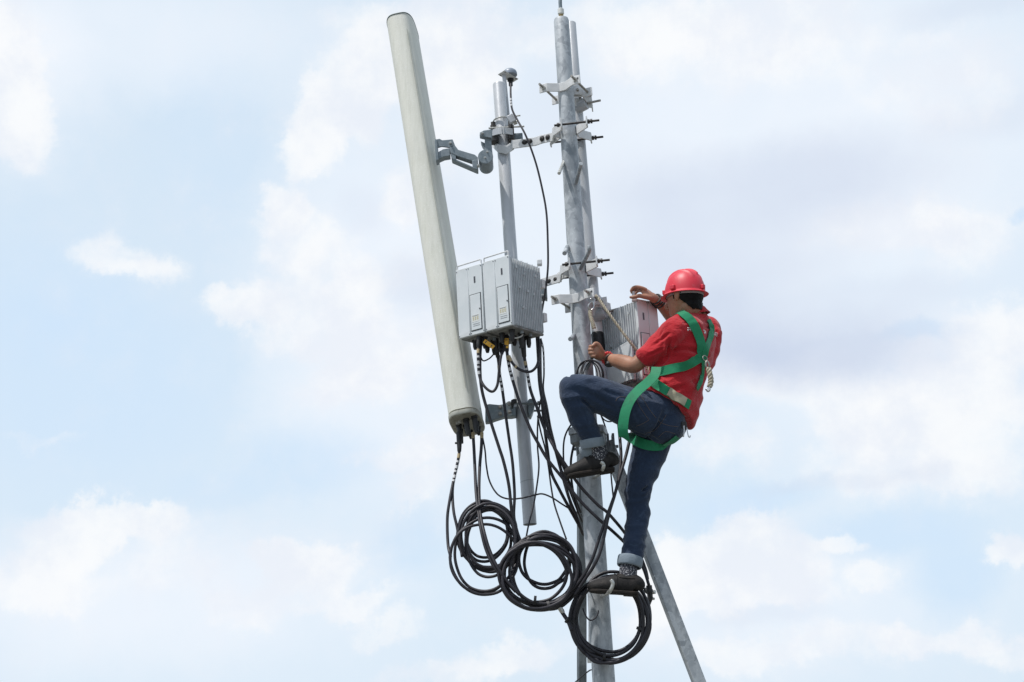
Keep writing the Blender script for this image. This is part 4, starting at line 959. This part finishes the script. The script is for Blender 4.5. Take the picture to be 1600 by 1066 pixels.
body_me = remesh(b, 'body', .0030, 2, .5)
body = link(body_me, 'body', M['skin'], man, 0, 180)
for s in (1, -1):
    e = MB(); e.ball(hp(.0655, s*.028, .004), .0125, nu=16, nv=10); e.build('eye', M['label'], man, 0, 180)
    e = MB(); e.ball(hp(.0755, s*.028, .003), (.0045, .0065, .0065), fh, lh, uh, 12, 8); e.build('iris', M['hair'], man, 0, 180)

# ---- jeans
b = MB(); Lp = (-.43, -.90, 0)
b.loft([R_(1048, 614, 6.595, .120, .095), R_(1038, 632, 6.585, .138, .112), R_(1030, 648, 6.575, .158, .128), R_(1023, 664, 6.57, .150, .120), R_(1017, 678, 6.57, .110, .09)], 32, 4, Lp)
b.ball(at(1038, 661, 6.525), (.098, .09, .098)); b.ball(at(1043, 663, 6.66), (.092, .09, .092))
leg([(1020, 652, 6.50, .096, .098), (1000, 644, 6.48, .096, .098), (975, 634, 6.455, .090, .092), (948, 622, 6.43, .082, .084), (920, 611, 6.405, .071, .074), (902, 605.5, 6.395, .062, .064), (890, 604, 6.392, .055, .056)])
leg([(897, 600, 6.395, .046, .05), (892, 607, 6.392, .056, .056), (896, 622, 6.40, .060, .059), (905, 645, 6.425, .061, .060), (915, 666, 6.45, .053, .053), (923, 682, 6.475, .049, .049), (927, 693, 6.487, .049, .049)])
leg([(1024, 660, 6.65, .100, .100), (1019, 682, 6.645, .096, .098), (1015, 706, 6.635, .082, .085), (1006, 734, 6.62, .070, .073), (996.5, 764, 6.61, .059, .062), (996, 784, 6.61, .053, .057), (997, 805, 6.61, .052, .055), (993, 832, 6.595, .052, .053), (990, 856, 6.575, .051, .052), (986, 876, 6.56, .050, .050)])
jm = remesh(b, 'jeans', .0052, 6, .5)
co, no = vn(jm)
kneeL, kneeR = np.array(at(905, 622, 6.40)), np.array(at(1003, 765, 6.61)); ankL, ankR = np.array(at(925, 688, 6.48)), np.array(at(987, 866, 6.61)); hipc = np.array(at(1000, 668, 6.52))
def msk(c, s): return np.exp(-(np.linalg.norm(co - c, axis=1)/s)**2)
mk = np.clip(.25 + msk(kneeL, .12) + msk(kneeR, .13) + 1.1*msk(ankL, .10) + 1.1*msk(ankR, .16) + .9*msk(hipc, .14), 0, 1.3)
co = co + no*((nfield(co, 7, (1, 1, 2.6)) - .45)*.0055*mk + nfield(co, 16, (1, 1, 1.8), False, 9)*.0035*mk)[:, None]
setco(jm, co)
jt = bvh(jm)
crease(jm, jt, [(905, 622, 925, 640, .010, .008), (898, 618, 915, 650, .007, .006), (915, 612, 965, 640, .010, .005), (930, 605, 985, 625, .010, .004), (975, 612, 1000, 660, .010, .006), (880, 615, 915, 690, .006, .005),
                (985, 672, 1030, 690, .012, .008), (992, 695, 1038, 702, .010, .005), (1000, 770, 1014, 760, .008, .010), (990, 752, 1013, 775, .008, .006), (985, 800, 1012, 790, .006, .004),
                (982, 720, 1030, 718, .007, .004), (984, 740, 1022, 735, .006, .004), (980, 765, 1008, 745, .007, .005), (978, 850, 1005, 842, .006, .004), (980, 862, 1004, 858, .006, .004), (983, 700, 985, 850, .004, .0035), (1010, 625, 1030, 672, .006, .003)])
jt = bvh(jm)
jeans = link(jm, 'jeans', M['denim'], man, 0, 180)
# ---- shirt
b = MB()
b.loft([R_(1046, 622, 6.59, .140, .122), R_(1038, 637.5, 6.585, .160, .146), R_(1038.4, 637, 6.585, .171, .157), R_(1044, 627, 6.585, .169, .154), R_(1053, 608, 6.585, .156, .138), R_(1061, 580, 6.58, .152, .128), R_(1070, 551, 6.58, .164, .124), R_(1078, 526, 6.58, .172, .112),
        R_(1082, 510, 6.58, .158, .090), R_(1084, 499, 6.578, .105, .070), R_(1085, 491, 6.576, .070, .062)], 40, 4, tuple(Lt))
b.ball(at(1056, 515, 6.45), (.062, .060, .058)); b.ball(at(1109, 515, 6.73), (.058, .062, .060))
def sleeve(pts): b.loft([R_(*p) for p in pts], 28, 4, (0, .3, 1))
sleeve([(1072, 514, 6.50, .062, .07), (1054, 520, 6.455, .070, .066), (1036, 536, 6.47, .063, .062), (1020, 549, 6.475, .054, .052), (1008, 558.8, 6.487, .0505, .047), (1007.6, 559.2, 6.488, .0455, .042), (1018, 550, 6.475, .0455, .042)])
sleeve([(1090, 512, 6.68, .06, .06), (1106, 516, 6.75, .062, .062), (1098, 520, 6.82, .055, .056), (1086, 518, 6.87, .05, .05)])
b.loft([R_(1110, 520, 6.72, .052, .06), R_(1105, 545, 6.68, .05, .06), R_(1092, 575, 6.64, .05, .06)], 20, 3, tuple(Lt))
sm = remesh(b, 'shirt', .0050, 5, .5)
co, no = vn(sm)
co = co + no*((nfield(co, 6, (1, 1, 1.7), True, 3) - .45)*.0095 + nfield(co, 13, (1.2, 1, 1.6), False, 5)*.007)[:, None]
setco(sm, co); st = bvh(sm); CR = 1.55
crease(sm, st, [(1047, 532, 1042, 562, .009, .012), (1050, 546, 1092, 549, .012, .010), (1032, 570, 1085, 562, .011, .010), (1052, 556, 1088, 558, .007, .006), (1024, 588, 1042, 604, .008, .008), (1034, 600, 1048, 628, .008, .007), (1045, 612, 1092, 596, .012, .007),
                (1018, 608, 1046, 640, .009, .007), (1064, 604, 1096, 586, .009, .005), (1056, 632, 1068, 652, .008, .008), (1020, 540, 1047, 520, .008, .005), (1012, 556, 1038, 544, .006, .005), (1030, 530, 1048, 500, .006, .003),
                (1052, 498, 1056, 530, .004, .004), (1100, 510, 1120, 518, .007, .006), (1108, 535, 1116, 522, .008, .005), (1100, 560, 1112, 545, .007, .005), (1068, 505, 1090, 500, .006, .003)])
st = bvh(sm)
shirt = link(sm, 'shirt', M['shirt'], man, 0, 180)
# collar band
cb_ = MB(); rings = []
for (px, py, Y, r) in ((1086, 494, 6.578, .078), (1084, 489, 6.575, .068), (1082.5, 484, 6.573, .0605), (1082.5, 484.2, 6.573, .0560), (1084.5, 491, 6.576, .056)):
    c = at(px, py, Y); t = (at(1081, 478, 6.573) - at(1086, 498, 6.578)).normalized(); u = (Lt - t*Lt.dot(t)).normalized(); w = t.cross(u)
    rings.append([c + u*(r*.86*math.cos(a)) + w*(r*.98*math.sin(a)) for a in [2*math.pi*k/48 for k in range(48)]])
skin(cb_, rings, False); cb_.build('collar', M['shirt'], shirt, 0, 60)
# lettering across the back
def mark(strokes):
    m_ = MB()
    for sk in strokes:
        P = []
        for p in cr([(1066 + x/26.65, 500 + y/26.65, 0) for x, y in sk], 3):
            q = hit([st], p[0], p[1])
            if q: P.append(q[0] + q[1]*.0004)
        if len(P) > 1: m_.tube(P, .0020, 6)
    return m_.build('lettering', M['white_print'], shirt, 0, 180)
mark([[(210, 330), (330, 330), (350, 365), (352, 470)], [(350, 430), (310, 392), (262, 388), (228, 412), (228, 445), (262, 432)]])
mark([[(375, 322), (430, 322)], [(470, 388), (412, 396), (398, 435), (418, 480), (505, 512)]])
mark([[(870, 430), (935, 442), (958, 480), (905, 530)], [(930, 492), (985, 508)], [(925, 585), (928, 545), (965, 530), (976, 592)]])
mark([[(1295, 540), (1296, 655), (1272, 688), (1235, 690)]])
mark([[(1325, 545), (1436, 546), (1430, 702)], [(1345, 640), (1340, 600), (1385, 592), (1372, 638), (1345, 640)]])
# ---- ribbons that hug the clothes
def strap(pix, width, name='strap', mat='strap', trees=None, off=.0035, th=.0025, parent=None, nseg=7, push=0.):
    trees = trees or [st, jt]
    P = cr([(x, y, 0) for x, y in pix], 10); C = []; N = []
    for p in P:
        q = hit(trees, p[0], p[1])
        if q is None: continue
        C.append(q[0]); N.append(q[1])
    for _ in range(3):
        C = [C[0]] + [(C[i-1] + C[i]*2 + C[i+1])/4 for i in range(1, len(C)-1)] + [C[-1]]
        N = [N[0]] + [(N[i-1] + N[i]*2 + N[i+1]).normalized() for i in range(1, len(N)-1)] + [N[-1]]
    vs = []; k = 7
    for i, c in enumerate(C):
        t = (C[min(i+1, len(C)-1)] - C[max(i-1, 0)]).normalized(); s = t.cross(N[i]).normalized(); row = []
        for j in range(k):
            p = c + s*(width*(j/(k-1)-.5)); best = None
            for tr in trees:
                q, n, _, d = tr.find_nearest(p)
                if q is not None:
                    h = (q-p).dot(N[i])
                    if best is None or h > best: best = h if d < .05 else best
            row.append(p + N[i]*(max(best if best is not None else 0, -.012) + off))
        av = sum(((r-c).dot(N[i]) for r in row), 0)/k
        vs.append([c + s*(width*(j/(k-1)-.5)) + N[i]*max((row[j]-(c + s*(width*(j/(k-1)-.5)))).dot(N[i])*.6 + av*.4, av) for j in range(k)])
    # smooth heights along strap
    for _ in range(4):
        vs = [vs[0]] + [[(vs[i-1][j] + vs[i][j]*2 + vs[i+1][j])/4 for j in range(k)] for i in range(1, len(vs)-1)] + [vs[-1]]
    return ribbon(vs, N, th, name, mat, parent)
def ribbon(vs, N, th, name, mat, parent):
    k = len(vs[0]); n = len(vs); out = [p for r in vs for p in r] + [vs[i][j] + N[i]*th for i in range(n) for j in range(k)]; o = n*k; fs = []
    for i in range(n-1):
        for j in range(k-1):
            q = (i*k+j, i*k+j+1, (i+1)*k+j+1, (i+1)*k+j); fs += [q, tuple(o+x for x in q[::-1])]
    for i in range(n-1):
        fs += [(i*k, (i+1)*k, o+(i+1)*k, o+i*k), (i*k+k-1, o+i*k+k-1, o+(i+1)*k+k-1, (i+1)*k+k-1)]
    for j in range(k-1):
        fs += [(j, o+j, o+j+1, j+1), ((n-1)*k+j, (n-1)*k+j+1, o+(n-1)*k+j+1, o+(n-1)*k+j)]
    m_ = MB(); m_.add(out, fs); return m_.build(name, M[mat], parent, 0, 50)
def free_strap(pts, width, norm, name='strap', mat='strap', parent=None, th=.003):
    C = cr([at(*p) for p in pts], 8); N = []; vs = []
    ns = cr([tuple(V(q).normalized()) for q in norm], 8)
    for i, c in enumerate(C):
        t = (C[min(i+1, len(C)-1)] - C[max(i-1, 0)]).normalized(); n_ = V(ns[i]); n_ = (n_ - t*n_.dot(t)).normalized(); s = t.cross(n_)
        N.append(n_); vs.append([c + s*(width*(j/4-.5)) for j in range(5)])
    return ribbon(vs, N, th, name, mat, parent)
hs = strap([(1050, 492), (1056, 489), (1064, 490), (1075, 498), (1084, 510), (1091, 526), (1095, 541), (1096, 556), (1096, 562)], .047, 'harness', off=.007, parent=man)
strap([(1105, 500.5), (1109, 508), (1110, 516), (1108, 528), (1103, 541), (1100, 553), (1099, 560)], .038, off=.0075, parent=hs)
strap([(1097, 556), (1084, 565), (1066, 573), (1046, 578), (1030, 582), (1020, 584)], .044, off=.0065, parent=hs)
strap([(1097, 562), (1096.5, 575), (1095, 588), (1092, 600), (1087, 608)], .022, off=.008, parent=hs)
strap([(1014, 592), (1024, 599), (1036, 608), (1048, 616), (1062, 624), (1072, 630), (1077, 633)], .044, off=.0065, parent=hs)
strap([(1043, 612.5), (1050, 617), (1060, 623), (1070, 629)], .042, 'hip_pad', 'pad', off=.0095, th=.004, parent=hs)
strap([(988, 684), (996, 690), (1008, 695), (1022, 697), (1036, 695), (1048, 690), (1058, 682)], .046, off=.006, parent=hs, trees=[jt])
free_strap([(1026, 574, 6.40), (1023, 586, 6.385), (1012, 598, 6.375), (998, 610, 6.36), (986, 624, 6.352), (978.5, 640, 6.35), (974.5, 658, 6.352), (973.5, 675, 6.36), (976.5, 685, 6.39), (981, 685, 6.47), (988, 676, 6.56)], .047,
           [(-.3, -1, .2)]*7 + [(-.3, -1, 0), (-.6, -.9, -.4), (-.6, 0, -1), (.2, .8, -.6)], parent=hs)
# wraps, ring, lanyard
def hsurf(px, py, off): q = hit([st, jt], px, py); return q[0] + q[1]*off, q[1]
c, n_ = hsurf(1098, 552, .012)
b = MB(); b.box(c, (.022, .013, .005), (Lt*-.9 + Z*.2).normalized(), (Z*.9 + Lt*.2).normalized(), n_); 
c, n_ = hsurf(1096, 559, .020)
dr = MB(); dd_ = V((0, 0, 1)); dr.ring(c + V((.004, -.006, -.004)), V((.55, -.8, .1)), .0135, .0022, 28, 8); dr.build('d_ring', M['rod'], hs, 0, 180)
cA = c + V((.010, -.012, -.018)); sn = MB()
sn.tube(cr([cA, cA + V((-.006, -.002, -.010)), cA + V((-.006, 0, -.026)), cA + V((.003, .002, -.036)), cA + V((.009, 0, -.024)), cA + V((.006, 0, -.008)), cA], 5), .0046, 10); sn.build('snap_hook', M['rod'], hs, 0, 180)
def twist(pts, r, name, parent=None, mat='rope', pitch=.035, n=14, origin=None, smooth=180):
    P = cr(pts, n); s = [0.]
    for i in range(1, len(P)): s.append(s[-1] + (P[i]-P[i-1]).length)
    m_ = MB(); u, w = perp((P[1]-P[0]).normalized())
    strands = [[], [], []]
    for i, p in enumerate(P):
        t = (P[min(i+1, len(P)-1)] - P[max(i-1, 0)]).normalized(); u = (u - t*u.dot(t)).normalized(); w = t.cross(u)
        for k in range(3):
            a = 2*math.pi*(s[i]/pitch + k/3); strands[k].append(p + (u*math.cos(a) + w*math.sin(a))*r*.56)
    for q in strands: m_.tube(q, r*.47, 8)
    return m_.build(name, M[mat], parent, 0, smooth, origin)
cB = cA + V((.004, 0, -.036))
twist([cB, cB + V((.004, -.004, -.03)), cB + V((.006, -.002, -.06)), cB + V((-.002, .0, -.088))], .0135, 'lanyard', hs, pitch=.045, n=10)
th_ = MB(); th_.tube(cr([cB + V((-.002, 0, -.082)), cB + V((-.004, -.004, -.10)), cB + V((-.012, -.004, -.108)), cB + V((-.020, -.002, -.096))], 5), .0055, 10); th_.build('thimble', M['silver'], hs, 0, 180)
# buckle and keys under the hem at the back
c, n_ = hsurf(1065, 664, .012)
b = MB(); b.tube(cr([c, c + V((-.002, -.004, -.03)), c + V((-.008, -.004, -.055))], 4), .004, 8); b.build('key_clip', M['silver'], hs, 0, 180)
b = MB(); b.tube(cr([c + V((.012, 0, -.01)), c + V((.016, 0, -.05)), c + V((.022, 0, -.058)), c + V((.026, 0, -.050))], 4), .0024, 8); b.build('key_clip', M['silver'], hs, 0, 180)
b = MB(); b.box(c + V((.002, .002, .0)), (.012, .004, .016), bpy.data.objects['camera'].matrix_world.to_3x3() @ V((1, 0, 0)), V((0, 1, 0)), Z); b.build('buckle', M['black'], hs, .002)
# ---- jeans seams
for seam in ([(993, 621), (997, 631), (1003, 641), (1014, 656.5)], [(1014, 656.5), (1004, 662), (994, 666)], [(1000, 616), (1008, 629), (1016, 642), (1032, 661)], [(1041, 648), (1033, 661), (1023, 672), (1008, 677.5)],
             [(1033, 661), (1045, 665), (1060, 667)], [(1029, 683), (1040, 674.5), (1055, 678)], [(962, 627), (965, 622), (972, 620), (983, 622)]):
    P = []
    for p in cr([(x, y, 0) for x, y in seam], 5):
        q = hit([jt], p[0], p[1])
        if q: P.append(q[0] + q[1]*.0008)
    b = MB(); b.tube(P, .0011, 6); b.build('stitching', M['stitch'], jeans, 0, 180)
c, n_ = hit([jt], 1011, 617)[:2]
b = MB(); b.box(c + n_*.003, (.010, .018, .003), V((.8, 0, .6)), V((-.6, 0, .8)), V((0, -1, 0))); b.build('belt_loop', M['denim'], jeans, .001)
c, n_ = hit([jt], 1007, 612)[:2]
b = MB(); b.box(c + n_*.003, (.012, .006, .003), V((.8, 0, -.6)), V((.6, 0, .8)), V((0, -1, 0))); b.build('waist_label', M['greyprint'], jeans, .001)
# cuffs
def cuff(p0, p1, r0, r1, name='cuff', mat='denim_in', th=.008):
    a, c = at(*p0), at(*p1); t = (c-a); m_ = MB(); u, w = perp(t.normalized()); secs = []
    prof = [(0, r0-th), (.04, r0-.002), (.12, r0), (.5, (r0+r1)/2+.001), (.88, r1), (.97, r1-.002), (1, r1-th), (.6, r1-th*1.3)]
    for h, r in prof: secs.append([a + t*h + u*((r + .0022*noise.noise(V((math.cos(q)*2, math.sin(q)*2, h*3 + a.x))))*math.cos(q)) + w*(r*math.sin(q)) for q in [2*math.pi*k/40 for k in range(40)]])
    skin(m_, secs, False); return m_.build(name, M[mat], jeans, 0, 60)
cuff((985.5, 870, 6.562), (983, 886, 6.555), .0575, .0565)
cuff((924.3, 685, 6.48), (927, 700, 6.487), .0575, .0565)
cuff((919.0, 697, 6.50), (921.0, 713, 6.515), .044, .038)
# ---- socks
def sock_mat():
    mt = bpy.data.materials.new('patterned_knit'); mt.use_nodes = True
    g = G(mt.node_tree); b_ = mt.node_tree.nodes['Principled BSDF']; tc = g.n('ShaderNodeTexCoord').outputs['Object']
    ck = g.n('ShaderNodeTexVoronoi', distance='MANHATTAN'); ck.inputs['Scale'].default_value = 120; g.put(ck.inputs['Vector'], g.vec('MULTIPLY', tc, (1, 1, 1.6)))
    wv = g.n('ShaderNodeTexWave', bands_direction='Z'); wv.inputs['Scale'].default_value = 26; wv.inputs['Distortion'].default_value = 1.5; g.put(wv.inputs['Vector'], tc)
    f = g.math('ADD', g.math('MULTIPLY', g.mr(ck.outputs['Distance'], .36, .50), .95), g.math('MULTIPLY', g.mr(wv.outputs['Fac'], .80, .92), .35), clamp=True)
    g.put(b_.inputs['Base Color'], g.mix(f, (.62, .62, .64), (.016, .018, .030))); b_.inputs['Roughness'].default_value = .9
    return mt
M['sock'] = sock_mat()
def sock(pts): m_ = MB(); m_.loft([R_(*p) for p in pts], 28, 5, (1, 0, 0)); return m_.build('sock', M['sock'], man, 0, 180)
sock([(984, 872, 6.56, .036, .036), (982, 888, 6.55, .040, .038), (981, 900, 6.545, .041, .040), (979, 912, 6.54, .046, .036)])
sock([(931, 690, 6.485, .036, .036), (934.5, 702, 6.49, .039, .038), (937, 712, 6.495, .042, .040), (936, 722, 6.50, .045, .036)])
# ---- shoes
def shoe(heel, toe):
    h, t = at(*heel), at(*toe); f = (t-h); Ln = f.length; f.normalize(); s = f.cross(Z).normalized(); u = s.cross(f).normalized()
    m_ = MB()
    prof = [(-.005, .012, .040, 0), (.02, .029, .070, 0), (.08, .036, .086, 0), (.22, .038, .090, 0), (.36, .040, .088, 0), (.50, .043, .080, 0), (.64, .0465, .068, 0), (.78, .047, .058, 0), (.90, .042, .048, 0), (.98, .028, .036, 0), (1.01, .010, .024, 0)]
    for (tt, w, top, cz) in [prof[0]]: pass
    m_.loft([(h + f*(Ln*tt) + u*(.008 + (top-.014)/2), w, max(.004, (top+.010)/2), tuple(s)) for tt, w, top, cz in prof], 28, 3)
    up_ = link(remesh(m_, 'shoe', .0036, 3), 'shoe', M['shoe'], man, 0, 180)
    m_ = MB(); out = []
    W_s = [(0, .016), (.03, .029), (.12, .036), (.3, .037), (.5, .041), (.68, .0465), (.82, .045), (.93, .034), (.985, .018), (1.0, .0)]
    pts = [(t_, w) for t_, w in W_s] + [(t_, -w) for t_, w in W_s[::-1][1:]]
    base = [h + f*(Ln*t_*1.02 - .002) + s*w*1.04 for t_, w in pts]
    m_.prism(base, u*.015); m_.build('sole', M['sole'], up_, .004)
    m_ = MB(); hb = [h + f*(Ln*t_) + s*w*1.0 - u*.005 for t_, w in ((.0, .017), (.04, .030), (.12, .036), (.30, .036), (.30, -.036), (.12, -.036), (.04, -.030), (.0, -.017))]
    m_.prism(hb, u*.006); m_.build('heel', M['sole'], up_, .002)
    # seam and laces, following the vamp
    tr = bvh(up_.data.copy() if False else up_.data)
    org = man.location
    def on(p, o_=.0012):
        q, n, i, d = tr.find_nearest(V(p)-org); return q + n*o_ + org
    m_ = MB(); m_.tube([on(h + f*(Ln*.44) + s*(.05*math.cos(a)) + u*(.012 + .075*math.sin(a))) for a in [math.pi*k/24 for k in range(25)]], .0016, 6); m_.build('seam', M['shoe'], up_, 0, 180)
    for k, tt in enumerate((.42, .49, .56)):
        m_ = MB(); m_.tube([on(h + f*(Ln*(tt + .02*math.sin(j*.8))) + s*(.020*(j/6-.5)*2) + u*.09, .002) for j in range(7)], .0022, 6); m_.build('lace', M['black'], up_, 0, 180)
    m_ = MB(); m_.tube([on(h + f*(Ln*tt) + s*.034*sg + u*.072, .001) for tt, sg in [(.46, .5), (.38, 1), (.25, 1.1), (.10, 1.0), (.0, .2), (.10, -1.0), (.25, -1.1), (.38, -1), (.46, -.5)]], .0028, 8); m_.build('collar_trim', M['shoe'], up_, 0, 180)
shoe(*SH['L']); shoe(*SH['R'])
# ---- helmet
def helmet():
    fh = V((-math.sin(ph), math.cos(ph), .07)).normalized(); uh = fh.cross(lh).normalized()
    if uh.z < 0: uh = -uh
    a0, b0, hh = .1015, .0865, .113; base = hp(-.004, 0, .009); nu, nt = 96, 26; vs = []; fs = []
    def rim(az):  # visor forward
        c_ = math.cos(az); return 1.0 + .06*max(0, c_)**3
    prof = []
    for i in range(nt+1):
        p = math.pi/2*i/nt; prof.append((max(math.cos(p), 0)**.86, math.sin(p)**1.0))
    outer = []
    for i, (r, z) in enumerate(prof):
        row = []
        for k in range(nu):
            az = 2*math.pi*k/nu; x, y = a0*r*math.cos(az), b0*r*math.sin(az); zz = z*hh
            ridge = 0
            for yc, am in ((0, .008), (.034, .006), (-.034, .006)):
                ridge += am*math.exp(-((y-yc)/.0060)**2)*min(1, max(0, (z-.45)/.3))*(1 if abs(x) < .075 else 0)
            nrm = V((x/a0**2, y/b0**2, zz/hh**2)).normalized()
            row.append(base + fh*(x + nrm.x*ridge) + lh*(y + nrm.y*ridge) + uh*(zz + nrm.z*ridge))
        outer.append(row)
    brim = [[base + fh*(ra*a0*k2*math.cos(az)*rim(az)) + lh*(ra*b0*k2*math.sin(az)) + uh*(dz - .010*max(0, math.cos(az))**2) for az in [2*math.pi*k/nu for k in range(nu)]] for ra, dz, k2 in ((.93, -.008, 1.0), (1.02, -.010, 1.02), (1.06, -.0115, 1.06), (1.08, -.010, 1.075), (1.06, -.007, 1.06), (1.01, -.001, 1.01), (1.0, .002, 1.0))]
    inner = [[base + fh*(a0*.95*r*math.cos(az)) + lh*(b0*.95*r*math.sin(az)) + uh*(z*hh*.95 - .008) for az in [2*math.pi*k/nu for k in range(nu)]] for r, z in prof[::-3]]
    rows_ = inner + brim + outer[1:]
    m_ = MB(); vs = [p for r in rows_ for p in r]; n = len(rows_)
    m_.add(vs, [(i*nu+k, i*nu+(k+1) % nu, (i+1)*nu+(k+1) % nu, (i+1)*nu+k) for i in range(n-1) for k in range(nu)])
    me = m_.mesh('helmet', False); bm = bmesh.new(); bm.from_mesh(me); bmesh.ops.remove_doubles(bm, verts=bm.verts, dist=.0002); bmesh.ops.recalc_face_normals(bm, faces=bm.faces); bm.to_mesh(me); bm.free()
    o = link(me, 'helmet', M['helmet'], man, 0, 50)
    for az, w in ((math.radians(85), .013), (math.radians(178), .010), (math.radians(20), .010), (math.radians(-85), .013)):
        c = base + fh*(a0*1.015*math.cos(az)) + lh*(b0*1.03*math.sin(az)) + uh*.015; d = (fh*math.cos(az)/a0 + lh*math.sin(az)/b0).normalized(); t = uh.cross(d)
        k = MB(); k.box(c, (w, .009, .0105), t, d, uh); k.build('lug', M['helmet'], o, .003)
    k = MB()     # pale headband inside
    rr_ = [[base + fh*(q*.094*math.cos(a)) + lh*(q*.077*math.sin(a)) + uh*z_ for a in [2*math.pi*j/60 for j in range(60)]] for q, z_ in ((1.0, -.004), (1.0, -.0175), (.96, -.0175), (.96, -.004))]
    skin(k, rr_ + [rr_[0]], False); k.build('headband', M['greyprint'], o, 0, 50)
    return o
helmet()
# ---- hair
me = body_me.copy(); me.name = 'hair'; bm = bmesh.new(); bm.from_mesh(me); bmesh.ops.translate(bm, verts=bm.verts, vec=man.location); dele = []
for f in bm.faces:
    d = f.calc_center_median() - HC; x, y, z = d.dot(fh), d.dot(lh), d.dot(uh)
    lim = -.088 if x < -.06 else (-.088 + (x+.06)*1.25 if x < -.012 else (-.022 if x < .016 else (.012 if x < .03 else .05)))
    ear = abs(y) > .0685 and -.03 < x < .013 and z < .016
    if d.length > .16 or ear or z < lim + .006*noise.noise(f.calc_center_median()*70): dele.append(f)
bmesh.ops.delete(bm, geom=dele, context='FACES')
for v in bm.verts:
    d = v.co - HC; z = d.dot(uh); v.co += v.normal*(.0035 + .0025*noise.noise(v.co*60) + .0012*noise.noise(v.co*180) + (.003 if z < .02 else 0))
bm.to_mesh(me); bm.free(); me.materials.clear()
ho = link(me, 'hair', M['hair'], man, 0, 180); so_ = ho.modifiers.new('s', 'SOLIDIFY'); so_.thickness = .006; so_.offset = -1
# ---- bracelets
def cuffring(p, q, R, r, name, mat, k=1, seg=32, sq=.85):
    a, c = at(*p), at(*q); n = (c-a).normalized(); u, w = perp(n); m_ = MB()
    m_.tube([a + u*(R*math.cos(t)) + w*(R*sq*math.sin(t)) for t in [2*math.pi*i/seg for i in range(seg+1)]], r, 8); return m_.build(name, M[mat], man, 0, 180)
M['red_rubber'] = pmat('red_bead', (.75, .05, .05), None, 30, .4)
br = cuffring((949, 560, 6.66), (953.5, 561.6, 6.645), .030, .003, 'bracelet', 'red_rubber')
a, c = at(949, 560, 6.66), at(953.5, 561.6, 6.645); n = (c-a).normalized(); u, w = perp(n)
for i in range(14):
    t = 2*math.pi*i/14; m_ = MB(); m_.ball(a + u*(.0315*math.cos(t)) + w*(.0275*math.sin(t)), .0072, nu=10, nv=8); m_.build('bead', M['red_rubber'], br, 0, 180)
w1 = cuffring((954.5, 562.2, 6.64), (959, 563.3, 6.622), .0300, .0035, 'watch_strap', 'black')
c = at(951.5, 568.5, 6.63); m_ = MB(); m_.cyl(c + V((.0, .0, .004)), c + V((-.002, -.004, -.010)), .019, 24); m_.build('watch', M['black'], w1, .002)
for i, (x, y, Y) in enumerate(((1024.5, 467.5, 6.725), (1027.5, 470.5, 6.74), (1030.5, 473.5, 6.752))):
    cuffring((x, y, Y), (x+4, y+4, Y+.02), .0285 + .0008*i, .0042 + .0012*(i == 1), 'bracelet', 'dark_steel' if i != 1 else 'black', sq=.9)
# small lug he pinches
lg = at(990, 468, 6.70); b = MB(); b.cyl(lg, at(990, 455.5, 6.70), .0075, 14); b.box(at(991, 469, 6.70), (.012, .012, .006)); b.build('hoist_lug', M['white_metal'], r3, .001)
# ---- rope from the clamp to his harness
ro = twist([at(931, 461.5, 6.655), at(936, 468, 6.635), at(950, 488, 6.60), at(966, 510, 6.59), at(984, 534, 6.585), at(1000, 555, 6.60), at(1012, 575, 6.61), at(1020, 592, 6.58)], .0070, 'safety_rope', None, pitch=.042, n=26, origin=at(931, 461.5, 6.655))
tag(ro, 'taut pale twisted rope running from the lower white clamp towards the man', 'rope')
rt = twist([at(922.5, 484, 6.66), at(922.5, 493, 6.655), at(925.5, 503, 6.65), at(928, 513, 6.65)], .0105, 'rope_tail', None, 'rope', .026, 14, at(923, 482, 6.66))
tag(rt, 'short thick rope end hanging from a hook below the lower white clamp', 'rope')
b = MB(); q = at(924, 477, 6.655); b.tube(cr([at(921, 484, 6.655), at(919, 480, 6.65), at(921, 475, 6.65), at(925.5, 472, 6.65), at(928, 476, 6.65), at(927, 482, 6.65), at(924, 485, 6.65)], 5), .0045, 10); b.build('snap_hook', M['silver'], rt, 0, 180)
b = MB(); b.box(at(926, 470.5, 6.665), (.012, .006, .014)); b.build('hook_eye', M['silver'], rt, .003)
